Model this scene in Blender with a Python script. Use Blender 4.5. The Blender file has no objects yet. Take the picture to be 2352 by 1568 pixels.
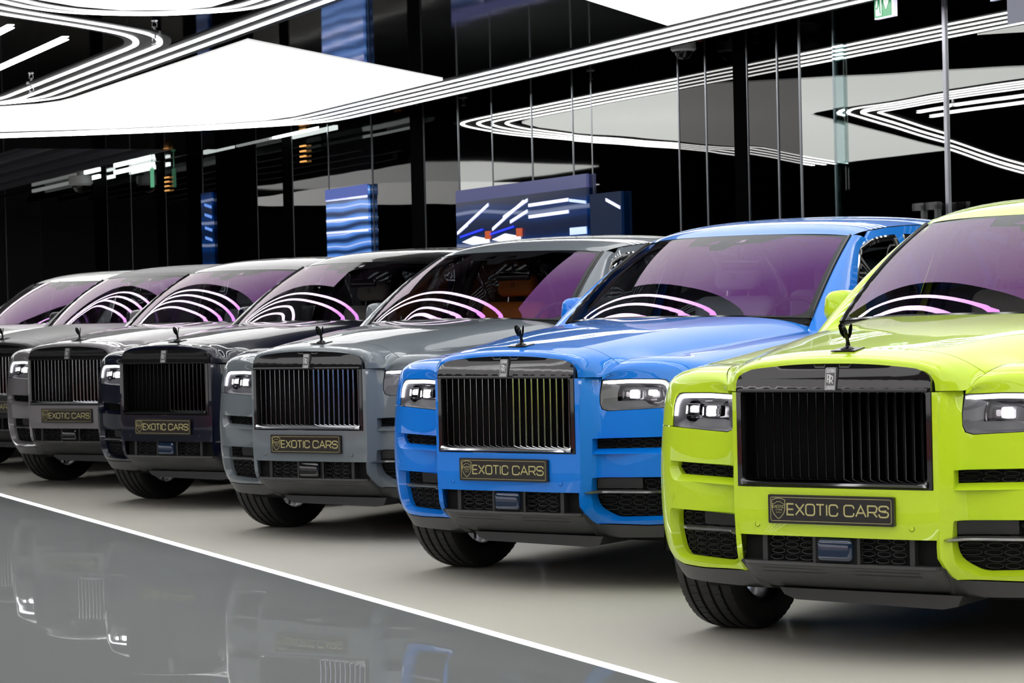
import bpy, bmesh, math, random
from mathutils import Vector, Matrix
from mathutils.geometry import delaunay_2d_cdt
random.seed(4)
S = bpy.context.scene
COL = S.collection
# ---------------------------------------------------------------- camera
FPX = 5549.98
pitch, roll, H = -0.01554641, -0.02390122, 1.39408
F = Vector((0, math.cos(pitch), math.sin(pitch)))
R0 = Vector((1, 0, 0)); U0 = R0.cross(F)
cr, sr = math.cos(roll), math.sin(roll)
Rc = R0*cr + U0*sr; Uc = -R0*sr + U0*cr
cd = bpy.data.cameras.new('camera'); cam = bpy.data.objects.new('camera', cd); COL.objects.link(cam)
m = Matrix((Rc, Uc, -F)).transposed().to_4x4(); m.translation = (0, 0, H)
cam.matrix_world = m
cd.sensor_width = 36; cd.lens = FPX/2352*36; cd.clip_end = 200
cd.dof.use_dof = True; cd.dof.focus_distance = 10.8; cd.dof.aperture_fstop = 12
S.camera = cam
# ---------------------------------------------------------------- world, exposure
w = bpy.data.worlds.new('World'); S.world = w; w.use_nodes = True
w.node_tree.nodes['Background'].inputs[0].default_value = (.5, .55, .62, 1)
w.node_tree.nodes['Background'].inputs[1].default_value = .02
S.view_settings.view_transform = 'Standard'; S.view_settings.look = 'None'
S.view_settings.gamma = 1; S.view_settings.use_curve_mapping = False
S.view_settings.exposure = 0.0
S.cycles.max_bounces = 6; S.cycles.diffuse_bounces = 3; S.cycles.glossy_bounces = 4; S.cycles.transparent_max_bounces = 10
S.cycles.use_adaptive_sampling = True; S.cycles.adaptive_threshold = .08; S.cycles.adaptive_min_samples = 24
S.cycles.sample_clamp_indirect = 6
PANEL_E = 1.35      # brightness of the lit ceiling panels
LED_E = 12.0        # brightness of the LED lines

# ---------------------------------------------------------------- materials
MATS = {}
def mat(name, col=(.5, .5, .5), rough=.5, metal=0, coat=0, emit=None, es=0, spec=.5, ior=1.5, coatr=.02, bump=None):
    if name in MATS: return MATS[name]
    m = bpy.data.materials.new(name); m.use_nodes = True
    nt = m.node_tree; b = nt.nodes['Principled BSDF']; i = b.inputs
    i['Base Color'].default_value = (*col, 1); i['Roughness'].default_value = rough; i['Metallic'].default_value = metal
    i['IOR'].default_value = ior; i['Specular IOR Level'].default_value = spec
    i['Coat Weight'].default_value = coat; i['Coat Roughness'].default_value = coatr
    if emit: i['Emission Color'].default_value = (*emit, 1); i['Emission Strength'].default_value = es
    if bump:
        sc, st, dist, stretch = bump
        tc = nt.nodes.new('ShaderNodeTexCoord'); mp = nt.nodes.new('ShaderNodeMapping'); mp.inputs['Scale'].default_value = stretch
        n = nt.nodes.new('ShaderNodeTexNoise'); n.inputs['Scale'].default_value = sc; n.inputs['Detail'].default_value = 2
        bp = nt.nodes.new('ShaderNodeBump'); bp.inputs['Strength'].default_value = st; bp.inputs['Distance'].default_value = dist
        nt.links.new(tc.outputs['Object'], mp.inputs[0]); nt.links.new(mp.outputs[0], n.inputs[0]); nt.links.new(n.outputs[0], bp.inputs['Height'])
        nt.links.new(bp.outputs[0], b.inputs['Normal'])
    MATS[name] = m; return m
def lin(r, g, b):
    f = lambda c: (c/255/12.92 if c/255 <= .04045 else ((c/255+.055)/1.055)**2.4)
    return (f(r), f(g), f(b))
def paint(name, rgb, rough=.35, metal=0.0, coat=.9, spec=.2, coatr=.015):
    return mat(name, rgb, rough, metal, coat, spec=spec, coatr=coatr)
P_LIME = paint('lime paint', (.47, .645, .016))
P_BLUE = paint('azure paint', (.0, .165, .66))
P_GREY = paint('slate grey paint', (.125, .145, .16))
P_NAVY = paint('midnight navy paint', (.001, .002, .011))
P_MAUVE = paint('warm silver grey paint', (.20, .19, .20), .35, .0)
P_SATIN = paint('dark graphite paint', (.035, .035, .037), .38, coat=.25, coatr=.25)
P_WHITE = paint('white paint', (.80, .82, .80))
P_BLACK = paint('black paint', (.004, .004, .004))
GLOSSB = mat('gloss black', (.004, .004, .005), .06, 0, 1)
CHROMEB = mat('dark chrome', (.10, .10, .105), .06, 1)
CHROME = mat('bright chrome', (.62, .62, .64), .06, 1)
FRAMEB = mat('polished black frame', (.02, .02, .022), .05, .5, .6)
SATB = mat('satin black plastic', (.022, .022, .023), .38, spec=.5)
MATB = mat('matt black', (.006, .006, .006), .7, spec=.2)
MESHB = mat('mesh black', (.010, .010, .011), .5)
SKID = mat('grey black plastic', (.045, .045, .046), .42, spec=.5)
RUB = mat('tyre rubber', (.012, .012, .012), .55, spec=.4)
ALLOY = mat('alloy', (.35, .35, .36), .25, 1)
TRIMG = mat('headlamp silver trim', (.10, .10, .11), .35, .2)
HLIN = mat('headlamp dark inside', (.02, .02, .024), .2, .2)
DRL = mat('daytime light', (1, 1, 1), .4, emit=(.96, .95, 1), es=5)
LAMP = mat('lamp glow', (1, 1, 1), .4, emit=(1, .97, 1), es=14)
LAMPD = mat('lamp reflector', (.6, .6, .65), .15, 1)
PLATE = mat('plate black', (.006, .005, .004), .12, 0, .3)
GOLD = mat('plate gold print', (.42, .38, .16), .35)
BADGE = mat('badge silver', (.62, .62, .63), .4, .3)
BADGED = mat('badge dark', (.10, .10, .105), .35, .3); SCRB = mat('printed glass black', (.006, .006, .007), .08, spec=.35)
LEATHO = mat('orange leather', (.8, .22, .02), .5)
LEATHW = mat('pale grey leather', (.75, .82, .88), .5)
LEATHB = mat('charcoal leather', (.03, .03, .032), .5)
LEATHC = mat('cream leather', (.5, .46, .4), .5); FILM = mat('film covered sensor', (.008, .02, .05), .12, .2, 1)
BLADE = mat('dark satin metal', (.35, .35, .35), .22, .9)
ORN = mat('ornament black', (.02, .02, .02), .15, .9)
def glass(name, col, f0, graz, tint):
    m = bpy.data.materials.new(name); m.use_nodes = True; nt = m.node_tree; nt.nodes.clear()
    o = nt.nodes.new('ShaderNodeOutputMaterial'); mx = nt.nodes.new('ShaderNodeMixShader')
    g = nt.nodes.new('ShaderNodeBsdfGlossy'); g.inputs['Roughness'].default_value = .01
    t = nt.nodes.new('ShaderNodeBsdfTransparent'); t.inputs[0].default_value = (*tint, 1)
    lw = nt.nodes.new('ShaderNodeLayerWeight'); lw.inputs[0].default_value = .5
    mr = nt.nodes.new('ShaderNodeMapRange'); mr.inputs[1].default_value = .25; mr.inputs[2].default_value = .92; mr.inputs[3].default_value = f0; mr.inputs[4].default_value = graz
    cr_ = nt.nodes.new('ShaderNodeValToRGB'); cr_.color_ramp.elements[0].position = .45; cr_.color_ramp.elements[0].color = (*col[0], 1)
    cr_.color_ramp.elements[1].position = .88; cr_.color_ramp.elements[1].color = (*col[1], 1)
    L = nt.links.new
    L(lw.outputs['Facing'], mr.inputs[0]); L(mr.outputs[0], mx.inputs[0]); L(lw.outputs['Facing'], cr_.inputs[0]); L(cr_.outputs[0], g.inputs[0])
    L(t.outputs[0], mx.inputs[1]); L(g.outputs[0], mx.inputs[2]); L(mx.outputs[0], o.inputs[0])
    MATS[name] = m; return m
WSG = glass('coated windscreen glass', ((.30, .11, .38), (.84, .76, .79)), .15, .54, (.62, .62, .64))
SIDEG = glass('side window glass', ((1, 1, 1), (1, 1, 1)), .05, .4, (.16, .18, .19))
LENS = glass('headlamp lens', ((1, 1, 1), (1, 1, 1)), .03, .4, (.92, .92, .92))

# ---------------------------------------------------------------- mesh helpers
def link(name, me, material, parent=None):
    o = bpy.data.objects.new(name, me); COL.objects.link(o)
    if material is not None:
        if not me.materials: me.materials.append(material)
    if parent: o.parent = parent
    return o
def mesh(name, vs, fs, smooth=True, ang=32):
    me = bpy.data.meshes.new(name); me.from_pydata([tuple(v) for v in vs], [], fs); me.validate(); me.update()
    if smooth:
        me.shade_smooth(); me.set_sharp_from_angle(angle=math.radians(ang))
    return me
def tag(o, label=None, cat=None, group=None, kind=None):
    if label: o['label'] = label
    if cat: o['category'] = cat
    if group: o['group'] = group
    if kind: o['kind'] = kind
    return o
class MB:
    def __init__(s): s.v = []; s.f = []
    def add(s, vs, fs):
        n = len(s.v); s.v += [tuple(v) for v in vs]; s.f += [tuple(i+n for i in f) for f in fs]; return s
    def box(s, x0, x1, y0, y1, z0, z1, M=None):
        vs = [Vector((x, y, z)) for x in (x0, x1) for y in (y0, y1) for z in (z0, z1)]
        if M: vs = [M @ v for v in vs]
        return s.add(vs, [(0, 1, 3, 2), (4, 6, 7, 5), (0, 4, 5, 1), (2, 3, 7, 6), (0, 2, 6, 4), (1, 5, 7, 3)])
    def rbox(s, c, sz, r, seg=3, M=None):
        bm = bmesh.new(); bmesh.ops.create_cube(bm, size=1)
        for v in bm.verts: v.co = Vector((v.co.x*sz[0], v.co.y*sz[1], v.co.z*sz[2]))
        bmesh.ops.bevel(bm, geom=bm.edges[:], offset=min(r, min(sz)*.49), segments=seg, profile=.5, affect='EDGES')
        for v in bm.verts:
            v.co = (M @ v.co if M else v.co) + Vector(c)
        bm.verts.ensure_lookup_table()
        s.add([v.co[:] for v in bm.verts], [tuple(v.index for v in f.verts) for f in bm.faces]); bm.free(); return s
    def grid(s, rows, flip=False):
        n = len(s.v); c = len(rows[0])
        for r in rows: s.v += [tuple(p) for p in r]
        for i in range(len(rows)-1):
            for j in range(c-1):
                q = (n+i*c+j, n+i*c+j+1, n+(i+1)*c+j+1, n+(i+1)*c+j); s.f.append(q[::-1] if flip else q)
        return s
    def tube(s, pts, r, seg=8, cap=True):
        pts = [Vector(p) for p in pts]; rings = []; rr = r if isinstance(r, (list, tuple)) else [r]*len(pts)
        up = None
        for i, p in enumerate(pts):
            t = (pts[min(i+1, len(pts)-1)]-pts[max(i-1, 0)]).normalized()
            if up is None: up = Vector((0, 0, 1)) if abs(t.z) < .9 else Vector((1, 0, 0))
            a = t.cross(up).normalized(); b = a.cross(t).normalized(); up = b
            rings.append([p + a*math.cos(k*2*math.pi/seg)*rr[i] + b*math.sin(k*2*math.pi/seg)*rr[i] for k in range(seg)])
        n = len(s.v)
        for q in rings: s.v += [tuple(x) for x in q]
        for i in range(len(rings)-1):
            for k in range(seg):
                k2 = (k+1) % seg; s.f.append((n+i*seg+k, n+i*seg+k2, n+(i+1)*seg+k2, n+(i+1)*seg+k))
        if cap:
            s.f.append(tuple(n+k for k in range(seg))[::-1]); s.f.append(tuple(n+(len(rings)-1)*seg+k for k in range(seg)))
        return s
    def lathe(s, prof, seg=48, ax='x', c=(0, 0, 0), closed=False):
        # prof: (axial, radius) pairs, spun about ax through c
        n = len(s.v); k = len(prof)
        for i in range(seg):
            t = 2*math.pi*i/seg
            for a, r in prof:
                p = {'x': (a, r*math.cos(t), r*math.sin(t)), 'z': (r*math.cos(t), r*math.sin(t), a), 'y': (r*math.cos(t), a, r*math.sin(t))}[ax]
                s.v.append((p[0]+c[0], p[1]+c[1], p[2]+c[2]))
        for i in range(seg):
            i2 = (i+1) % seg
            for j in range(k if closed else k-1):
                j2 = (j+1) % k
                s.f.append((n+i*k+j, n+i*k+j2, n+i2*k+j2, n+i2*k+j))
        return s
    def prism(s, poly, y0, y1, fn=None):
        # poly in (x,z) extruded along y; fn maps (x,y,z)
        n = len(s.v); k = len(poly); fn = fn or (lambda x, y, z: (x, y, z))
        for y in (y0, y1): s.v += [fn(p[0], y, p[1]) for p in poly]
        s.f.append(tuple(range(n, n+k))); s.f.append(tuple(range(n+2*k-1, n+k-1, -1)))
        for i in range(k):
            j = (i+1) % k; s.f.append((n+i, n+k+i, n+k+j, n+j))
        return s
    def mirrored(s):
        q = MB(); q.v = [(-a, b, c) for a, b, c in s.v]; q.f = [f[::-1] for f in s.f]; return q
    def obj(s, name, material, parent=None, smooth=True, ang=32):
        return link(name, mesh(name, s.v, s.f, smooth, ang), material, parent)
def pip(p, poly):
    x, y = p; c = False; n = len(poly); j = n-1
    for i in range(n):
        xi, yi = poly[i]; xj, yj = poly[j]
        if (yi > y) != (yj > y) and x < (xj-xi)*(y-yi)/(yj-yi)+xi: c = not c
        j = i
    return c
def densify(poly, st):
    r = []
    for i, p in enumerate(poly):
        q = poly[(i+1) % len(poly)]; n = max(1, int(math.ceil(math.dist(p, q)/st)))
        for k in range(n): r.append((p[0]+(q[0]-p[0])*k/n, p[1]+(q[1]-p[1])*k/n))
    return r
def rounded(poly, r, seg=4, which=None):
    out = []; n = len(poly)
    for i, p in enumerate(poly):
        rad = r if which is None else which.get(i, 0)
        if rad <= 0: out.append(p); continue
        a = Vector(poly[i-1]) - Vector(p); b = Vector(poly[(i+1) % n]) - Vector(p)
        d = min(rad, a.length*.49, b.length*.49); A = Vector(p)+a.normalized()*d; B = Vector(p)+b.normalized()*d
        for k in range(seg+1):
            t = k/seg; q = A*(1-t)**2 + Vector(p)*2*t*(1-t) + B*t*t; out.append((q.x, q.y))
    return out
def inset(poly, d):
    n = len(poly); area = sum(poly[i][0]*poly[(i+1) % n][1]-poly[(i+1) % n][0]*poly[i][1] for i in range(n)); sg = 1 if area > 0 else -1
    out = []
    for i in range(n):
        a = Vector(poly[i-1]); p = Vector(poly[i]); b = Vector(poly[(i+1) % n])
        e1 = (p-a).normalized(); e2 = (b-p).normalized()
        n1 = Vector((-e1.y, e1.x))*sg; n2 = Vector((-e2.y, e2.x))*sg
        t = (n1+n2); t = t.normalized() if t.length > 1e-6 else n1
        k = max(.5, t.dot(n1)); q = p+t*d/k; out.append((q.x, q.y))
    return out
def panel(poly, holes, fn, st=.03, rim=.015, bst=None, roundb=.0):
    """surface panel: a polygon with holes in (u,v), mapped by fn(u,v,depth), its borders turned inwards by rim"""
    bst = bst or st
    loops = [densify(poly, bst)]+[densify(h, bst) for h in holes]
    vs = []; es = []; lo = []
    for L in loops:
        n = len(vs); vs += [Vector(p) for p in L]; es += [(n+i, n+(i+1) % len(L)) for i in range(len(L))]; lo.append(list(range(n, n+len(L))))
    nb = len(vs)
    xs = [p[0] for p in loops[0]]; ys = [p[1] for p in loops[0]]
    # interior points keep a little away from the border
    bnd = {}
    cell = st*.55
    for v in vs: bnd.setdefault((int(v.x//cell), int(v.y//cell)), []).append(v)
    x = min(xs)+st*.5
    while x < max(xs):
        y = min(ys)+st*.5
        while y < max(ys):
            if pip((x, y), loops[0]) and not any(pip((x, y), h) for h in loops[1:]):
                cx, cy = int(x//cell), int(y//cell); ok = True
                for i in (-1, 0, 1):
                    for j in (-1, 0, 1):
                        for q in bnd.get((cx+i, cy+j), ()):
                            if (q.x-x)**2+(q.y-y)**2 < cell*cell: ok = False
                if ok: vs.append(Vector((x, y)))
            y += st
        x += st
    r = delaunay_2d_cdt(vs, es, [], 0, 1e-7)
    ov, of, orig = r[0], r[2], r[3]
    mp = {}
    for k, os_ in enumerate(orig):
        for q in os_: mp[q] = k
    mb = MB(); mb.v = [fn(v.x, v.y, 0) for v in ov]
    for f in of:
        c = (sum(ov[i].x for i in f)/len(f), sum(ov[i].y for i in f)/len(f))
        if pip(c, loops[0]) and not any(pip(c, h) for h in loops[1:]): mb.f.append(tuple(f))
    if rim:
        for li, L in enumerate(lo):
            ids = [mp[i] for i in L]; n0 = len(mb.v)
            for i in ids: mb.v.append(fn(ov[i].x, ov[i].y, rim))
            k = len(ids)
            ar = sum(ov[ids[i]].x*ov[ids[(i+1) % k]].y-ov[ids[(i+1) % k]].x*ov[ids[i]].y for i in range(k))
            fl = (ar > 0) == (li == 0)
            for i in range(k):
                j = (i+1) % k; q = (ids[i], ids[j], n0+j, n0+i); mb.f.append(q[::-1] if fl else q)
    return mb
def funnel(outer, inner, fn, d0, d1):
    mb = MB(); n = len(outer)
    mb.v = [fn(p[0], p[1], d0) for p in outer]+[fn(p[0], p[1], d1) for p in inner]
    for i in range(n):
        j = (i+1) % n; mb.f.append((i, j, n+j, n+i))
    return mb
def fix_normals(me):
    bm = bmesh.new(); bm.from_mesh(me); bmesh.ops.recalc_face_normals(bm, faces=bm.faces[:]); bm.to_mesh(me); bm.free()

# ---------------------------------------------------------------- the building
nW = Vector((.9108, .4129, 0)); dW = Vector((-.4129, .9108, 0))
def ab(a, b, z=0.): return Vector((a*dW.x+b*nW.x, a*dW.y+b*nW.y, z))
def boxab(mb, a0, a1, b0, b1, z0, z1):
    vs = [ab(a, b, z) for a in (a0, a1) for b in (b0, b1) for z in (z0, z1)]
    return mb.add(vs, [(0, 1, 3, 2), (4, 6, 7, 5), (0, 4, 5, 1), (2, 3, 7, 6), (0, 2, 6, 4), (1, 5, 7, 3)])
def structure(o): o['kind'] = 'structure'; return o
CEIL = 3.86
def floor_mat(name, c0, c1, refl, rough):
    m = bpy.data.materials.new(name); m.use_nodes = True; nt = m.node_tree; b = nt.nodes['Principled BSDF']; L = nt.links.new
    tc = nt.nodes.new('ShaderNodeTexCoord'); n = nt.nodes.new('ShaderNodeTexNoise'); n.inputs['Scale'].default_value = .35; n.inputs['Detail'].default_value = 5
    r = nt.nodes.new('ShaderNodeValToRGB'); r.color_ramp.elements[0].color = (*c0, 1); r.color_ramp.elements[1].color = (*c1, 1)
    L(tc.outputs['Object'], n.inputs[0]); L(n.outputs[0], r.inputs[0]); L(r.outputs[0], b.inputs['Base Color'])
    b.inputs['Roughness'].default_value = .6; b.inputs['Specular IOR Level'].default_value = .1
    g = nt.nodes.new('ShaderNodeBsdfGlossy'); g.inputs['Roughness'].default_value = rough
    n2 = nt.nodes.new('ShaderNodeTexNoise'); n2.inputs['Scale'].default_value = 1.1; n2.inputs['Detail'].default_value = 1
    mp = nt.nodes.new('ShaderNodeMapping'); L(tc.outputs['Object'], mp.inputs[0]); L(mp.outputs[0], n2.inputs[0])
    bp = nt.nodes.new('ShaderNodeBump'); bp.inputs['Strength'].default_value = .35; bp.inputs['Distance'].default_value = .008; L(n2.outputs[0], bp.inputs['Height']); L(bp.outputs[0], g.inputs['Normal'])
    mx = nt.nodes.new('ShaderNodeMixShader'); mx.inputs[0].default_value = refl
    L(b.outputs[0], mx.inputs[1]); L(g.outputs[0], mx.inputs[2]); L(mx.outputs[0], nt.nodes['Material Output'].inputs[0])
    return m
FL_A = floor_mat('pale beige resin floor', (.43, .415, .37), (.50, .485, .43), .09, .10)
FL_B = floor_mat('grey resin floor', (.14, .15, .15), (.175, .185, .183), .34, .01)
LINE_B = 4.12
A0, A1, BMIN, BW = -12, 62, -12, 11.1
q = MB(); boxab(q, A0, A1, LINE_B+.023, BW+.3, -.2, 0); structure(q.obj('floor', FL_A, None, False))
q = MB(); boxab(q, A0, A1, BMIN, LINE_B-.023, -.2, 0); structure(q.obj('floor', FL_B, None, False))
LEDM = mat('LED line', (1, 1, 1), .4, emit=(1, 1, 1), es=LED_E)
LEDF = mat('floor LED line', (1, 1, 1), .4, emit=(1, .99, 1), es=4)
PANM = mat('lit ceiling membrane', (.8, .8, .8), .5, emit=(1, .995, .985), es=PANEL_E)
q = MB(); boxab(q, A0, A1, LINE_B-.023, LINE_B+.023, -.2, .003)
tag(q.obj('floor_light_strip', LEDF, None, False), 'long white light line set in the floor between grey and beige floor', 'light strip')
CEILM = mat('gloss black ceiling', (.004, .004, .005), .04, spec=.5, bump=(.6, .1, .02, (1, 1, 1)))
CLOW = 3.686
q = MB(); boxab(q, A0, A1, BMIN, BW+.3, CEIL, CEIL+.2); structure(q.obj('ceiling', CEILM, None, False))
q = MB(); boxab(q, A0, 33.0, BMIN, 10.42, CLOW, CEIL+.01); structure(q.obj('ceiling_drop', CEILM, None, False))
DARKW = mat('dark wall', (.012, .012, .014), .4)
for nm, a in (('wall_front', (A0, A1, BMIN-.2, BMIN)), ('wall_left', (A1, A1+.2, BMIN-.2, BW+.3)), ('wall_right', (A0-.2, A0, BMIN-.2, BW+.3))):
    q = MB(); boxab(q, *a, 0, CEIL+.2); structure(q.obj(nm, DARKW, None, False))
q = MB(); boxab(q, A0, A1, BW+.05, BW+.3, 0, CEIL+.2); wallb = structure(q.obj('wall_back', DARKW, None, False))
# glass and mirror panels of the back wall, one by one
def wallglass(name, refl, col, rough=.008):
    m = bpy.data.materials.new(name); m.use_nodes = True; nt = m.node_tree; b = nt.nodes['Principled BSDF']; L = nt.links.new
    b.inputs['Base Color'].default_value = (*col, 1); b.inputs['Metallic'].default_value = refl; b.inputs['Roughness'].default_value = rough
    tc = nt.nodes.new('ShaderNodeTexCoord'); n = nt.nodes.new('ShaderNodeTexNoise'); n.inputs['Scale'].default_value = .55; n.inputs['Detail'].default_value = 1
    bp = nt.nodes.new('ShaderNodeBump'); bp.inputs['Strength'].default_value = .25; bp.inputs['Distance'].default_value = .012
    L(tc.outputs['Object'], n.inputs[0]); L(n.outputs[0], bp.inputs['Height']); L(bp.outputs[0], b.inputs['Normal'])
    MATS[name] = m; return m
MIR = wallglass('mirror panel', 1, (.35, .36, .345)); TIN = wallglass('tinted glass panel', 0, (.004, .004, .005)); TIN2 = wallglass('smoked mirror panel', 1, (.034, .033, .032))
COLM = mat('satin black column', (.002, .002, .002), .7, spec=.0); EDGE = mat('metal panel edge', (.25, .26, .28), .3, 1)
WALLP = [(62, 49.54, 'T'), (49.54, 46.52, 'T'), (46.52, 42.41, 'D'), (42.41, 41.52, 'C'), (41.52, 39.97, 'D'), (39.97, 38.39, 'D'), (38.39, 37.89, 'C'), (37.89, 36.69, 'D'), (36.69, 35.88, 'C'),
  (35.88, 35.17, 'T'), (35.17, 33.25, 'C'), (33.25, 32.1, 'D'), (32.1, 31.7, 'C'), (31.7, 30.25, 'D'), (30.25, 28.65, 'T'), (28.65, 27.33, 'D'), (27.33, 26.92, 'C'), (26.92, 25.86, 'D'),
  (25.86, 24.89, 'M'), (24.89, 23.83, 'M'), (23.83, 22.81, 'M'), (22.81, 22.36, 'M'), (22.36, 20.48, 'M'), (20.48, 19.94, 'D'), (19.94, 19.41, 'D'), (19.41, 19.17, 'C'), (19.17, 18.63, 'D'), (18.63, 18.25, 'D'),
  (18.25, 17.69, 'M'), (17.69, 16.03, 'M'), (16.03, 14.4, 'M'), (14.4, 12.8, 'M'), (12.8, 10, 'D'), (10, 6, 'M'), (6, 1, 'D'), (1, -12, 'T')]
for i, (a1, a0, k) in enumerate(WALLP):
    yaw = random.uniform(-.006, .006) if k in 'MD' else 0
    q = MB(); b0 = BW - (.012 if k == 'C' else 0)
    am = (a0+a1)/2; g = .008
    vs = []
    for a in (a0+g, a1-g):
        for b in (b0+(a-am)*yaw, BW+.045):
            for z in (.02, CEIL-.01): vs.append(ab(a, b, z))
    q.add(vs, [(0, 1, 3, 2), (4, 6, 7, 5), (0, 4, 5, 1), (2, 3, 7, 6), (0, 2, 6, 4), (1, 5, 7, 3)])
    q.obj('column' if k == 'C' else 'mirror_panel', {'M': MIR, 'D': TIN2, 'T': TIN, 'C': COLM}[k], wallb, False)
    if 12 < a1 < 50 and k != 'C':
        q = MB(); boxab(q, a1-.012, a1+.012, BW-.006, BW+.01, .02, CEIL-.02); q.obj('edge_profile', EDGE, wallb, False)
# ceiling panels
K = .935; ZH = 3.672   # plan scale and height of the hung light structure
def flat(poly, z0, z1):
    poly = [(a*K, b*K) for a, b in poly]
    q = MB(); n = len(poly); area = sum(poly[i][0]*poly[(i+1) % n][1]-poly[(i+1) % n][0]*poly[i][1] for i in range(n))
    q.v = [tuple(ab(a, b, z0)) for a, b in poly]+[tuple(ab(a, b, z1)) for a, b in poly]
    q.f.append(tuple(range(n))); q.f.append(tuple(range(2*n-1, n-1, -1)))
    for i in range(n):
        j = (i+1) % n; q.f.append((i, n+i, n+j, j))
    return q
P1 = [(20.98, 6.95), (24.15, 10.20), (29.0, 10.20), (29.7, 10.03), (30.4, 9.48), (31.28, 8.40), (31.95, 7.10), (34.0, 4.0), (38, 0), (34.5, 0), (28.30, 6.38), (27.95, 6.68), (27.55, 6.83), (27.08, 6.88)]
P2 = [(14.2, .1), (18.55, 4.46), (18.87, 4.84), (19.03, 5.25), (18.9, 5.7), (18.65, 5.88), (18.19, 5.92), (-10, 5.92), (-10, .1)]
P3 = [(-10, 6.92), (15.85, 6.92), (18.99, 10.2), (-10, 10.2)]
P5 = [(45.0, 1.0), (54, 1.0), (54, 6.6), (47, 6.9), (44.5, 6.4), (44.0, 4.6)]; P6 = [(-10, -1.4), (17, -1.4), (12, -9), (-10, -9)]  # both added out of view, for brighter light and wall reflections
for i, (pp_, lb) in enumerate(((P1, 'huge glowing white ceiling panel with slanted end over the farther cars'), (P2, 'glowing white ceiling panel with rounded tip at the top left edge'), (P5, 'glowing white ceiling panel added deep in the hall to be mirrored dimly in the smoked wall panels'), (P6, 'long white ceiling panel added over the grey aisle outside the view'), (P3, 'glowing white ceiling panel with pointed corner near the exit sign'))):
    tag(flat(pp_, ZH, ZH+.012).obj('ceiling_light_panel', PANM, None, False), lb, 'ceiling light', 'lit ceiling panels')
# LED lines: smooth polylines swept as flat bars, each pair in a dark carrier
def smoothline(pts, n=6):
    P = [Vector((a, b, 0)) for a, b in pts]; out = []
    for i in range(len(P)-1):
        p1, p2 = P[i], P[i+1]
        if (p2-p1).length > 3: out.append(p1); continue
        p0 = P[i-1] if i > 0 and (p1-P[i-1]).length < 3 else p1-(p2-p1)*1.0
        p3 = P[i+2] if i+2 < len(P) and (P[i+2]-p2).length < 3 else p2+(p2-p1)*1.0
        if i > 0 and (p1-P[i-1]).length >= 3: p0 = p1-(p1-P[i-1]).normalized()*(p2-p1).length
        if i+2 < len(P) and (P[i+2]-p2).length >= 3: p3 = p2+(P[i+2]-p2).normalized()*(p2-p1).length
        for k in range(n):
            t = k/n; out.append(.5*(2*p1+(p2-p0)*t+(2*p0-5*p1+4*p2-p3)*t*t+(3*p1-p0-3*p2+p3)*t**3))
    out.append(P[-1]); return out
def bar(pts, wdt, z0, z1):
    pts = [(a*K, b*K) for a, b in pts]; wdt *= K
    P = smoothline(pts); q = MB(); rows = []
    for i, p in enumerate(P):
        t1 = (p-P[i-1]).normalized() if i else None; t2 = (P[i+1]-p).normalized() if i+1 < len(P) else None
        t = ((t1 or t2)+(t2 or t1)).normalized(); nn = Vector((-t.y, t.x, 0)); k = 1/max(.6, nn.dot(Vector((-(t2 or t1).y, (t2 or t1).x, 0))))
        l, r = p+nn*wdt/2*k, p-nn*wdt/2*k
        rows.append([ab(l.x, l.y, z1), ab(l.x, l.y, z0), ab(r.x, r.y, z0), ab(r.x, r.y, z1), ab(l.x, l.y, z1)])
    q.grid(rows); q.f.append((0, 1, 2, 3)); n = len(q.v); q.f.append((n-5, n-4, n-3, n-2)); return q
def offs(pts, d):
    P = [Vector(p) for p in pts]; o = []
    for i, p in enumerate(P):
        t1 = (p-P[i-1]).normalized() if i else None; t2 = (P[i+1]-p).normalized() if i+1 < len(P) else None
        t = ((t1 or t2)+(t2 or t1)).normalized(); nn = Vector((-t.y, t.x)); k = 1/max(.6, nn.dot(Vector((-(t2 or t1).y, (t2 or t1).x)))); r = p+nn*d*k; o.append((r.x, r.y))
    return o
BAND = mat('dark light carrier', (.018, .018, .02), .35)
AC = [(-10, 10.68), (29.0, 10.68), (29.9, 10.52), (30.9, 9.72), (31.85, 8.56), (32.65, 7.27), (34.6, 4.0), (38.4, 0)]
BC = [(-10, 6.57), (26.6, 6.57), (27.1, 6.48), (27.68, 6.15), (33.85, 0), (41, -7)]
CC = [(41, -7.4), (33.5, .05), (27.5, 6.02), (27.2, 6.13), (26.8, 6.165), (21.9, 6.165), (21.35, 6.12), (20.75, 5.88), (20.2, 5.38), (19.32, 4.35), (15.0, 0), (7.5, -7.5)]
DC = [(7, -7.5), (14.45, 0), (18.63, 4.23), (18.98, 4.56), (19.22, 4.97), (19.22, 5.51), (18.98, 5.9), (18.67, 6.14), (18.12, 6.2), (-10, 6.2)]
ribs = [(AC, [-.32, -.11, .10, .31], .86, 'four parallel white light lines running close to the back wall'),
        (BC, [-.095, .095], .42, 'pair of white light lines along the edge of the huge white ceiling panel'),
        (CC, [-.105, .105], .42, 'pair of white light lines bent into a sharp hairpin at the top left'),
        (DC, [-.075, .085], .33, 'pair of white light lines curving around the rounded tip of the top left panel')]
for pts, os_, wd, lb in ribs:
    r = bar(pts, wd, ZH+.004, ZH+.012).obj('ceiling_light_ribbon', BAND, None, True, 30); tag(r, lb, 'ceiling light', 'light line ribbons on the ceiling')
    for d in os_: bar(offs(pts, d), .052, ZH-.001, ZH+.004).obj('light_line', LEDM, r, True, 30)
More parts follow.
